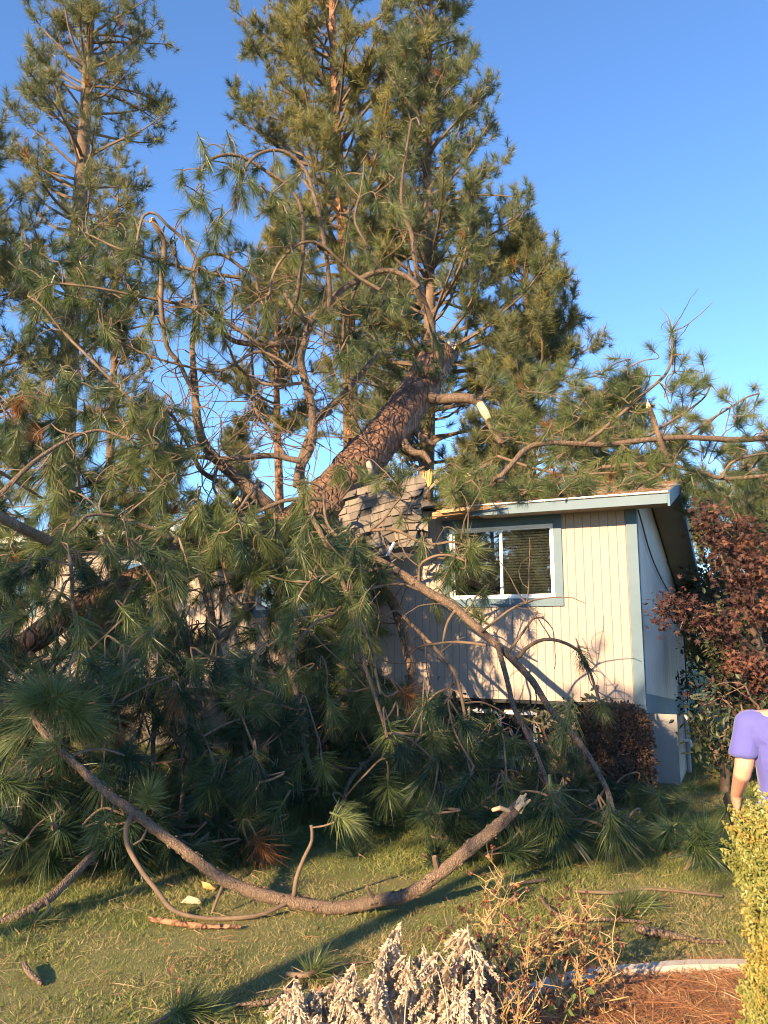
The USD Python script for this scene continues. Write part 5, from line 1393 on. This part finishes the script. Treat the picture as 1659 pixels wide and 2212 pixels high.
def maple_leaf(gen):
    bag = Bag()
    for k, a in enumerate([-80, -42, 0, 42, 80]):
        v, f = leaf_blade([0.6, 0.85, 1.0, 0.85, 0.6][k], 0.26, -0.25)
        v[:, 2] -= 0.35 * (v[:, 1]) ** 2
        ca, sa = math.cos(math.radians(a)), math.sin(math.radians(a))
        bag.add(v @ np.array([[ca, -sa, 0], [sa, ca, 0], [0, 0, 1.0]]), f)
    return bag.mesh()


mb = P(1660, 1640, 10.2); mb[2] = 0
Q = lambda x, y, d: P(x, y, d)
mlimbs = [([mb, Q(1650, 1500, 10.2), Q(1640, 1380, 10.2), Q(1630, 1290, 10.1)], 0.06, 0.04),
          ([Q(1640, 1390, 10.1), Q(1600, 1290, 9.8), Q(1560, 1200, 9.7), Q(1525, 1110, 9.7)], 0.04, 0.012), ([Q(1630, 1310, 10.0), Q(1640, 1230, 9.7), Q(1665, 1190, 9.6), Q(1710, 1160, 9.6)], 0.04, 0.012),
          ([Q(1640, 1420, 10.0), Q(1590, 1370, 9.5), Q(1530, 1335, 9.2), Q(1470, 1322, 9.0), Q(1428, 1312, 8.95)], 0.035, 0.008), ([Q(1645, 1480, 10.1), Q(1630, 1450, 9.6), Q(1610, 1430, 9.4), Q(1590, 1430, 9.3)], 0.03, 0.01),
          ([Q(1640, 1350, 10.0), Q(1660, 1310, 9.6), Q(1710, 1300, 9.5)], 0.035, 0.012), ([Q(1630, 1290, 10.1), Q(1610, 1210, 10.0), Q(1600, 1150, 9.9), Q(1590, 1110, 9.9)], 0.035, 0.01), ([Q(1645, 1480, 10.1), Q(1690, 1420, 9.7), Q(1740, 1400, 9.6)], 0.03, 0.01)]
ml = [maple_leaf(sg), maple_leaf(sg)]


def mtone(p, gen):  # painted light: lighter leaves where sun falls, the shaded copy elsewhere
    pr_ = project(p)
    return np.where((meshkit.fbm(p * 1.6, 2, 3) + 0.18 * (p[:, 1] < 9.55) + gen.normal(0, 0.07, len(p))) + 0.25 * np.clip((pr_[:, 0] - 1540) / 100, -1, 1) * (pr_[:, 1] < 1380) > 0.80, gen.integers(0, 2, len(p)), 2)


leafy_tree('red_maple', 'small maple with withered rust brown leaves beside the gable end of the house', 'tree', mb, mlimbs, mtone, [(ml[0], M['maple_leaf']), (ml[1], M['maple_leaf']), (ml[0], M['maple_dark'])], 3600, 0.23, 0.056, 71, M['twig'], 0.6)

# dark evergreen shrubs in the shade behind the maple and along the gable end
def oval_leaf(gen):
    v, f = leaf_blade(1.0, 0.5, 0.2)
    return trimesh.Trimesh(v, f, process=False)


ol = oval_leaf(sg)
for k, (x, d, h, r, lab, dark) in enumerate([(1640, 11.4, 2.7, 0.9, 'dark evergreen shrub in deep shade right behind the maple trunk', 1), (1585, 14.6, 1.4, 0.4, 'low dark shrub against the gable end of the house', 1),
                                             (1700, 9.2, 1.45, 0.75, 'dusky reddish shrub behind the person in blue', 2), (1560, 17.5, 3.0, 1.6, 'olive green bush in sun far behind the gable end', 0), (1690, 13.5, 4.2, 1.5, 'tall dark shrub at the right edge behind the maple', 1),
      (1015, 9.75, 0.85, 0.5, 'added dark evergreen filling the shadowed gap left of the basement window', 1), (1225, 9.25, 0.8, 0.45, 'added dark evergreen filling the shadowed gap beside the brown shrub', 1), (860, 10.3, 0.9, 0.5, 'added dark evergreen filling the shadow under the caved in roof edge', 1), (1552, 9.0, 1.0, 0.3, 'added dark bush in place of the shadow between house corner and person', 1)]):  # shrubs by the lower wall and the person are added to darken shadowed gaps
    b0 = P(x, 1500, d); b0[2] = 0
    limbs = [([b0, b0 + UP * h * 0.4], 0.06, 0.04)] + [([b0 + UP * h * 0.2, b0 + np.array([math.cos(a) * r * 0.5, math.sin(a) * r * 0.5, h * 0.5]), b0 + np.array([math.cos(a) * r * 0.9, math.sin(a) * r * 0.9, h * sg.uniform(0.6, 1.0)])], 0.03, 0.01) for a in np.arange(7) * 0.9]
    lm = [[(ol, M['needle_gold']), (ol, M['needle_far'])], [(ol, M['dark_leaf']), (ol, M['dark_leaf'])], [(ol, M['maple_dark']), (ol, M['dark_leaf'])]][dark]
    leafy_tree('garden_shrub', lab, 'shrub', b0, limbs, None, lm, int(2600 * r * h / 1.6), 0.5 * r + 0.15, 0.085, 80 + k, M['twig'], 0.1)

# climbing leaves on the pale lower wall of the gable end
vine = thing('wall_creeper', 'dark leafy creeper climbing the lower wall behind the white downspout', 'creeper', En(4.7, 0, 0))
vp = np.array([En(4.9 + 0.5 * sg.normal(), sg.uniform(0.1, 1.15), sg.uniform(0.02, 0.3)) for _ in range(260)])
put('stem', tube(resample(np.array([En(4.9, 0, 0.02), En(4.8, 0.4, 0.0), En(5.1, 0.8, 0.01), En(4.9, 1.1, 0.0)]), 0.1), 0.012, 5), M['twig'], vine)
scatter('foliage', vine, [(ol, M['dark_leaf'])], vp, frames(sg.normal(size=(260, 3)), gen=sg), sg.uniform(0.06, 0.1, 260), np.zeros(260, int))

# pines behind the photographer: far ones mirrored in windows, young ones added for shade
for k, (px_, py_, h, r) in enumerate([(-28.0, -36.5, 14.0, 4.6), (-34.0, -34.0, 13.0, 4.2), (-39.0, -31.0, 15.0, 4.6), (-9.8, -2.4, 7.0, 1.7), (-12.2, -1.2, 7.2, 1.5), (-7.7, -2.6, 6.4, 1.1), (-45.0, -27.0, 14.0, 4.5), (-5.5, -2.5, 6.2, 1.35)]):
    gen = np.random.default_rng(200 + k)
    b0 = np.array([px_, py_, 0.0])
    t = thing('pine_tree', ['dense pine across the street, mirrored in the right pane', 'pine across the street, mirrored where the two panes meet', 'tall pine across the street, mirrored in the left pane', 'unseen bare stemmed young pine added left of the photographer, shading the needles at the left',
                            'tallest young pine added for shade left of the photographer, farthest from the street', 'narrow young pine added for shade left of the photographer, nearest to the street', 'pine across the street, outermost to the left', 'low bare stemmed young pine added for shade just behind the photographer'][k], 'tree', b0)
    big = 2.4 if h > 8 else 1.0
    put('trunk', tube(np.array([b0, b0 + UP * h * 0.5, b0 + UP * h * 0.98]), [0.16, 0.09, 0.02], 9), M['bark_far'], t, smooth=True)
    bag, pp, dd_ = Bag(), [], []
    zz = 0.5 if h > 8 else 4.1
    while zz < h - 0.1:
        for _ in range(6):
            az = gen.uniform(0, 6.283); L = r * ((1 - zz / h) ** 0.6 if h > 8 else 1 - max(0, (zz - h + 1.5) / 2.2)) * gen.uniform(0.6, 1.1) + 0.1
            w = wander(b0 + UP * zz, np.array([math.cos(az), math.sin(az), 0.2]), L, 5, gen, 0.4, 0.4)
            bag.tube(w, np.linspace(0.02, 0.006, 6), 4, cap=False)
            for q_ in w[2:]:
                for _k in range(3 if h > 8 else 1):
                    pp.append(q_ + gen.normal(size=3) * 0.14 * big); dd_.append(w[-1] - w[0] + gen.normal(size=3) * 0.6 + UP * 0.4)
        zz += 0.24 * big
    put('branches', bag.mesh(), M['twig'], t, kind='stuff')
    scatter('crown', t, [(mm, M['needle_far']) for mm in far_tufts], np.array(pp), frames(np.array(dd_), gen=gen), gen.uniform(1.1, 1.6, len(pp)) * big, gen.integers(0, 3, len(pp)))

# ------------------------------------------------------------------ dried sage and dry rose in the bed
pg_ = np.random.default_rng(91)


def plume(gen, L=0.17):
    """A drooping tassel of withered grey leaves hanging from its tip downwards (-z)."""
    bag = Bag()
    n = 115
    for k in range(n):
        zz = -L * (k / n) ** 0.9
        v, f = leaf_blade(0.021 * gen.uniform(0.5, 1.4), 0.0034, 0.5)
        v[:, 2] += 0.25 * v[:, 1] ** 2 / 0.02
        a = gen.uniform(0, 6.283)
        th = gen.uniform(0.1, 0.75)
        y = np.array([math.cos(a) * math.sin(th), math.sin(a) * math.sin(th), -math.cos(th)])
        x = np.cross(y, [0, 0, 1.0]); x /= np.linalg.norm(x)
        rad = 0.010 * math.sin(math.pi * min(1, 0.15 + k / n))
        bag.add(v @ np.stack([x, y, np.cross(x, y)]) + [math.cos(a) * rad, math.sin(a) * rad, zz], f)
    bag.tube(np.array([[0, 0, 0.01], [0, 0, -L]]), [0.0025, 0.001], 3)
    return bag.mesh()


plumes = [plume(pg_, 0.15), plume(pg_, 0.2), plume(pg_, 0.11)]
plume_src = [proto(f'plume_{k}', m_, M['sage']).GetPath() for k, m_ in enumerate(plumes)]
for k, (bx, by, tops, lab) in enumerate([
        (700, 2330, [(640, 2130), (660, 2165), (690, 2150), (745, 2130), (720, 2180), (770, 2180), (760, 2110), (800, 2160), (680, 2205)], 'withered pale grey sage with drooping plumes, at the bottom edge left'),
        (900, 2320, [(865, 2030), (880, 2060), (845, 2075), (905, 2080), (930, 2060), (860, 2120), (920, 2120), (830, 2110), (960, 2110), (890, 2160), (950, 2170), (815, 2075)], 'tallest withered pale sage plant, its plumes against the lawn'),
        (1020, 2330, [(985, 2030), (1000, 2060), (1015, 2090), (975, 2090), (1040, 2110), (1000, 2140), (1050, 2160), (970, 2150)], 'withered pale sage plant tangled with the dry rose stems')]):
    dist = 3.45
    b0 = P(bx, by, dist - 0.08); b0[2] = 0.0
    t = thing('dried_sage', lab, 'plant', b0)
    for ti, (x, y) in enumerate(tops):
        for rep in range(2):
            tip = P(x + pg_.normal(0, 14), y + pg_.normal(0, 14) + rep * 22, dist + pg_.uniform(-0.16, 0.16))
            st = b0 + np.r_[pg_.normal(0, 0.05, 2), 0]
            out = pg_.normal(size=3) * [0.04, 0.04, 0]
            c = resample(np.array([st, (st + tip) / 2 + out, tip + UP * 0.035, tip + out * 0.6]), 0.04)
            sp_ = put('stem', tube(c, np.linspace(0.0035, 0.0018, len(c)), 4), M['sage_stem'], t)
            for a_ in range(5):
                q_ = c[-1 - int(a_ * max(1, len(c) // 9))]
                prm = stage.DefinePrim(path_for('plume', sp_), 'Mesh')
                prm.GetReferences().AddInternalReference(plume_src[int(pg_.integers(0, 3))])
                dv = np.array([pg_.normal(0.25, 0.55), pg_.normal(0, 0.5), 1.0])
                A = frames(dv[None], gen=pg_)[0] * pg_.uniform(0.55, 1.0)
                q2 = q_ - b0
                UsdGeom.Xformable(prm).AddTransformOp().Set(Gf.Matrix4d(*A[:, 0], 0, *A[:, 1], 0, *A[:, 2], 0, *q2, 1))

hipm = trimesh.creation.icosphere(1, 0.0105)
hipm.vertices[:, 2] *= 1.2
hv = [hipm]
for k in range(5):
    v, f = leaf_blade(0.016, 0.004)
    a_ = k * 1.257
    y = np.array([math.cos(a_) * 0.8, math.sin(a_) * 0.8, 0.6]); x = np.cross(y, [0, 0, 1.0]); x /= np.linalg.norm(x); y /= np.linalg.norm(y)
    hv.append(trimesh.Trimesh(v @ np.stack([x, y, np.cross(x, y)]) + [0, 0, 0.011], f, process=False))
hipm = join(hv)
hip_src = [proto('rose_hip_dark', hipm, M['rose_hip']).GetPath(), proto('rose_hip_red', hipm, M['hip_red']).GetPath()]
dryleaf = [proto(f'dry_leaf_{k}', leaf_mesh(pg_, 3, 1.0), M['leaf_dry']).GetPath() for k in range(2)]
rleaf = proto('green_rose_leaf', trimesh.Trimesh(*leaf_blade(1, 0.62, 0.15), process=False), M['rose_leaf']).GetPath()


def place(src, name, parent, p, d, size, root):
    prm = stage.DefinePrim(path_for(name, parent), 'Mesh')
    prm.GetReferences().AddInternalReference(src)
    A = frames(np.array([d], float), gen=pg_)[0] * size
    UsdGeom.Xformable(prm).AddTransformOp().Set(Gf.Matrix4d(*A[:, 0], 0, *A[:, 1], 0, *A[:, 2], 0, *(p - root), 1))
    return prm


ROSES = [((1130, 2290), 3.75, [(1062, 1862), (1075, 1905), (1050, 1905), (1015, 1965), (1050, 1985), (1090, 1950), (1120, 1985), (1140, 1990), (1150, 2015), (1110, 2000), (1010, 1985), (965, 2010)], 'dry rose bush with dark hips, its tallest stems at the left'),
         ((1215, 2300), 3.85, [(1245, 1925), (1230, 1935), (1270, 1945), (1285, 1950), (1260, 1960), (1290, 1995), (1240, 1985), (1190, 1995), (1175, 2005), (1200, 1985), (1330, 2080), (1310, 2040), (1220, 2030)], 'dry rose bush with dark hips, right of the tallest stems'),
         ((1070, 2330), 3.45, [(1000, 2110), (1040, 2090), (1060, 2120), (1090, 2080), (1100, 2130), (1030, 2150), (1080, 2160), (1130, 2110), (1150, 2150), (1180, 2110), (960, 2130), (1120, 2170)], 'low tangle of dry rose twigs with curled leaves at the bottom edge')]
nh = 0
for (bx, by), dist, tops, lab in ROSES:
    b0 = P(bx, by, dist); b0[2] = 0.0
    t = thing('rose_bush', lab, 'rose bush', b0)
    canes = []
    for g_ in range(6):
        tip = P(*tops[g_ * len(tops) // 6], dist + pg_.uniform(-0.2, 0.2)) * [1, 1, 0.8]
        c = resample(np.array([b0 + np.r_[pg_.normal(0, 0.06, 2), 0], b0 * 0.5 + tip * 0.5 + np.r_[pg_.normal(0, 0.05, 2), 0], tip]), 0.05)
        o = put('cane', tube(c, np.linspace(0.0055, 0.0035, len(c)), 6), M['rose_stem'], t, smooth=True)
        canes.append((c, o))
    for (x, y) in tops + [(x_ + pg_.normal(0, 28), y_ + 30 + abs(pg_.normal(0, 50))) for x_, y_ in tops * 2]:
        tip = P(x, y, dist + pg_.uniform(-0.15, 0.15))
        best = min(canes, key=lambda co: np.linalg.norm(co[0] - (tip - UP * 0.18), axis=1).min())
        i_ = int(np.linalg.norm(best[0] - (tip - UP * 0.18), axis=1).argmin())
        c = resample(np.array([best[0][i_], (best[0][i_] + tip) / 2 + pg_.normal(size=3) * 0.025, tip]), 0.03)
        tw = put('twig', tube(c, np.linspace(0.0034, 0.0018, len(c)), 5), M['rose_stem'], best[1])
        bag = Bag()
        for _ in range(9):
            s0 = c[pg_.integers(len(c) // 3, len(c))]
            w = wander(s0, pg_.normal(size=3) + UP * 0.9, pg_.uniform(0.03, 0.10), 4, pg_, 0.5, 0.2)
            bag.tube(w, np.linspace(0.0018, 0.0010, 5), 3, cap=False)
            if pg_.uniform() < 0.36:
                place(hip_src[int(pg_.uniform() < 0.06)], 'rose_hip', best[1], w[-1], (w[-1] - w[-2]), pg_.uniform(0.45, 0.85), b0); nh += 1
            if pg_.uniform() < 0.4:
                place(dryleaf[int(pg_.integers(2))], 'dry_leaf', best[1], w[2] + pg_.normal(size=3) * 0.012, pg_.normal(size=3), pg_.uniform(0.007, 0.016), b0)
        c2 = bag.mesh()
        put('twiglets', c2, M['rose_stem'], best[1], kind='stuff')
    if dist < 3.5:
        for x, y in [(1235, 2140), (1255, 2165), (1225, 2175), (1265, 2135), (1200, 2190), (1245, 2195), (1215, 2150), (1190, 2165)]:
            place(rleaf, 'green_leaf', t, P(x, y, 3.6), pg_.normal(size=3) * 0.6 + [0, -0.4, 0.3], pg_.uniform(0.035, 0.05), b0)
        c = resample(np.array([P(1200, 2260, 3.6), P(1225, 2190, 3.6), P(1245, 2150, 3.6)]), 0.04)
        put('green_stem', tube(c, 0.003, 5), M['rose_leaf'], t)

# ------------------------------------------------------------------ the person behind the hedge
def chain(joints, bones):
    parts = []
    for a_, b_ in bones:
        sp = []
        for jn in (a_, b_):
            p, r = joints[jn]
            e = m3.Manifold.sphere(1.0, 20)
            r = np.broadcast_to(np.asarray(r, float), (3,))
            sp.append(e.scale(list(map(float, r))).translate(list(map(float, p))))
        parts.append(m3.Manifold.batch_hull(sp))
    return m3.Manifold.batch_boolean(parts, m3.OpType.Add)


def finish(man, edge_, smooth_n=8):
    man = man.refine_to_length(edge_)
    mm = man.to_mesh()
    m_ = trimesh.Trimesh(mm.vert_properties[:, :3], mm.tri_verts, process=True)
    trimesh.smoothing.filter_taubin(m_, lamb=0.5, nu=0.53, iterations=smooth_n)
    return m_


PC = np.array([2.062, 4.02, 0.0])
RZ = math.radians(-6)
cr, sr = math.cos(RZ), math.sin(RZ)
person = thing('person', 'person seen from behind in a lavender blue T-shirt, cut off by the right edge', 'person', PC)


def pl(x, y, z):
    """x to the person's right seen from behind (picture right), y the way they face (away from the photographer)."""
    x, z = x * 1.13, z * 1.03
    return PC + np.array([cr * x - sr * y, sr * x + cr * y, z])


J = {'hipc': (pl(0, 0, 0.84), (0.155, 0.11, 0.10)), 'waist': (pl(0, 0.0, 0.98), (0.15, 0.105, 0.09)), 'chest': (pl(0, 0.0, 1.18), (0.165, 0.115, 0.10)), 'shoc': (pl(0, -0.005, 1.285), (0.13, 0.085, 0.055)),
     'neck0': (pl(0, 0.0, 1.32), 0.058), 'neck1': (pl(0, 0.02, 1.40), 0.054), 'head0': (pl(0.02, 0.035, 1.455), (0.068, 0.082, 0.075)), 'head1': (pl(0.035, 0.02, 1.52), (0.075, 0.094, 0.085)), 'jaw': (pl(0, 0.085, 1.42), (0.035, 0.03, 0.025)), 'nose': (pl(0, 0.125, 1.475), 0.013),
     'sl': (pl(-0.175, 0, 1.265), 0.058), 'el': (pl(-0.218, -0.012, 1.06), 0.044), 'el2': (pl(-0.224, 0.0, 1.02), 0.042), 'wl': (pl(-0.212, 0.15, 0.90), 0.0275), 'pl': (pl(-0.206, 0.19, 0.845), (0.018, 0.038, 0.04)),
     'sr': (pl(0.175, 0, 1.265), 0.058), 'er': (pl(0.22, -0.012, 1.0), 0.043), 'wr': (pl(0.215, 0.07, 0.79), 0.027), 'pr': (pl(0.21, 0.085, 0.725), (0.018, 0.038, 0.04)),
     'hl': (pl(-0.085, 0, 0.80), 0.088), 'kl': (pl(-0.095, 0.015, 0.45), 0.06), 'al': (pl(-0.10, -0.01, 0.09), 0.042), 'tl': (pl(-0.11, 0.13, 0.035), 0.035), 'hel': (pl(-0.10, -0.03, 0.04), 0.04),
     'hr': (pl(0.085, 0, 0.80), 0.088), 'kr': (pl(0.095, 0.015, 0.45), 0.06), 'ar': (pl(0.10, -0.01, 0.09), 0.042), 'tr': (pl(0.11, 0.13, 0.035), 0.035), 'her': (pl(0.10, -0.03, 0.04), 0.04),
     'earl': (pl(-0.047, 0.02, 1.48), (0.012, 0.02, 0.03)), 'earr': (pl(0.105, 0.02, 1.48), (0.012, 0.02, 0.03))}
bones = [('hipc', 'waist'), ('waist', 'chest'), ('chest', 'shoc'), ('shoc', 'neck0'), ('neck0', 'neck1'), ('neck1', 'head0'), ('head0', 'head1'), ('jaw', 'head0'), ('nose', 'head0'), ('shoc', 'sl'), ('sl', 'el'), ('el', 'el2'), ('el2', 'wl'), ('wl', 'pl'), ('shoc', 'sr'), ('sr', 'er'), ('er', 'wr'), ('wr', 'pr'),
         ('hipc', 'hl'), ('hl', 'kl'), ('kl', 'al'), ('al', 'hel'), ('hel', 'tl'), ('hipc', 'hr'), ('hr', 'kr'), ('kr', 'ar'), ('ar', 'her'), ('her', 'tr'), ('earl', 'head1'), ('earr', 'head1')]
for sd, nm in ((-1, 'l'), (1, 'r')):
    x0, y0, z0 = (-0.206, 0.195, 0.835) if sd < 0 else (0.21, 0.09, 0.715)
    for fi, (dy, L) in enumerate([(0.03, 0.068), (0.011, 0.077), (-0.009, 0.072), (-0.027, 0.056)]):
        a0 = pl(x0, y0 + dy, z0 - 0.02)
        J[f'{nm}f{fi}a'] = (a0, 0.0095)
        J[f'{nm}f{fi}b'] = (pl(x0 - sd * 0.012, y0 + dy * 1.1, z0 - 0.02 - L * 0.55), 0.0088)
        J[f'{nm}f{fi}c'] = (pl(x0 - sd * 0.035, y0 + dy * 1.1, z0 - 0.02 - L * 0.85), 0.0078)
        bones += [(f'{nm}f{fi}a', f'{nm}f{fi}b'), (f'{nm}f{fi}b', f'{nm}f{fi}c')]
    J[nm + 't0'] = (pl(x0 - sd * 0.008, y0 + 0.03, z0 + 0.02), 0.012); J[nm + 't1'] = (pl(x0 - sd * 0.028, y0 + 0.055, z0 - 0.012), 0.010); J[nm + 't2'] = (pl(x0 - sd * 0.036, y0 + 0.058, z0 - 0.04), 0.0085)
    bones += [(nm + 't0', nm + 't1'), (nm + 't1', nm + 't2')]
body = put('body', finish(chain(J, bones), 0.012, 6), M['skin'], person, smooth=True)
S = {'b0': (pl(0, 0, 0.74), (0.195, 0.145, 0.03)), 'b1': (pl(0, 0.0, 0.98), (0.185, 0.14, 0.08)), 'b2': (pl(0, -0.005, 1.17), (0.195, 0.142, 0.09)), 'b3': (pl(0, -0.01, 1.268), (0.155, 0.098, 0.055)), 'n': (pl(0, 0, 1.318), (0.078, 0.07, 0.02)),
     'sl': (pl(-0.178, 0, 1.258), 0.073), 'ul': (pl(-0.214, -0.005, 1.12), (0.073, 0.073, 0.03)), 'sr': (pl(0.178, 0, 1.258), 0.073), 'ur': (pl(0.216, -0.005, 1.12), (0.073, 0.073, 0.03))}
sm = finish(chain(S, [('b0', 'b1'), ('b1', 'b2'), ('b2', 'b3'), ('b3', 'n'), ('b3', 'sl'), ('sl', 'ul'), ('b3', 'sr'), ('sr', 'ur'), ('b2', 'sl'), ('b2', 'sr')]), 0.016, 10)
loc = sm.vertices - PC
fold = np.sin(loc[:, 0] * 42 + 5 * loc[:, 2] + 2.0 * np.sin(loc[:, 2] * 9)) * 0.008 * np.clip((1.24 - loc[:, 2]) * 3, 0, 1) + (meshkit.fbm(loc * [9, 9, 4.0], 3, 2) - 0.5) * 0.030
sm.vertices += sm.vertex_normals * fold[:, None]
put('t_shirt', sm, M['shirt'], person, smooth=True)
T = {'w': (pl(0, 0, 0.86), (0.165, 0.122, 0.04)), 'c': (pl(0, 0, 0.80), (0.165, 0.125, 0.05)), 'hl': (pl(-0.088, 0, 0.76), 0.1), 'kl': (pl(-0.098, 0.012, 0.45), 0.076), 'al': (pl(-0.10, -0.008, 0.08), (0.068, 0.075, 0.03)), 'hr': (pl(0.088, 0, 0.76), 0.1), 'kr': (pl(0.098, 0.012, 0.45), 0.076), 'ar': (pl(0.10, -0.008, 0.08), (0.068, 0.075, 0.03))}
put('trousers', finish(chain(T, [('w', 'c'), ('c', 'hl'), ('hl', 'kl'), ('kl', 'al'), ('c', 'hr'), ('hr', 'kr'), ('kr', 'ar')]), 0.02, 8), M['jeans'], person, smooth=True)
Hh = {'a': (pl(0.03, 0.0, 1.50), (0.084, 0.092, 0.085)), 'b': (pl(0.035, 0.005, 1.545), (0.08, 0.098, 0.07)), 'c': (pl(0.02, -0.045, 1.45), (0.06, 0.045, 0.06))}
put('hair', finish(chain(Hh, [('a', 'b'), ('a', 'c')]), 0.012, 5), M['hair'], person, smooth=True)
for sd, nm in ((-1, 'l'), (1, 'r')):
    Fj = {'h': (pl(sd * 0.10, -0.035, 0.04), (0.045, 0.05, 0.04)), 't': (pl(sd * 0.112, 0.14, 0.032), (0.045, 0.05, 0.032))}
    put('shoe', finish(chain(Fj, [('h', 't')]), 0.02, 3), M['black'], person, smooth=True)
ph = trimesh.creation.box([0.012, 0.078, 0.155]); ph = ph.subdivide()
c_ = pl(-0.232, 0.20, 0.81)
ph.apply_transform(trimesh.transformations.rotation_matrix(RZ, [0, 0, 1])); ph.apply_transform(trimesh.transformations.rotation_matrix(math.radians(-35), [1, 0, 0])); ph.apply_translation(c_)
phone = thing('phone', 'black phone held in the left hand of the person in blue', 'phone', c_)
put('case', ph, M['black'], phone)
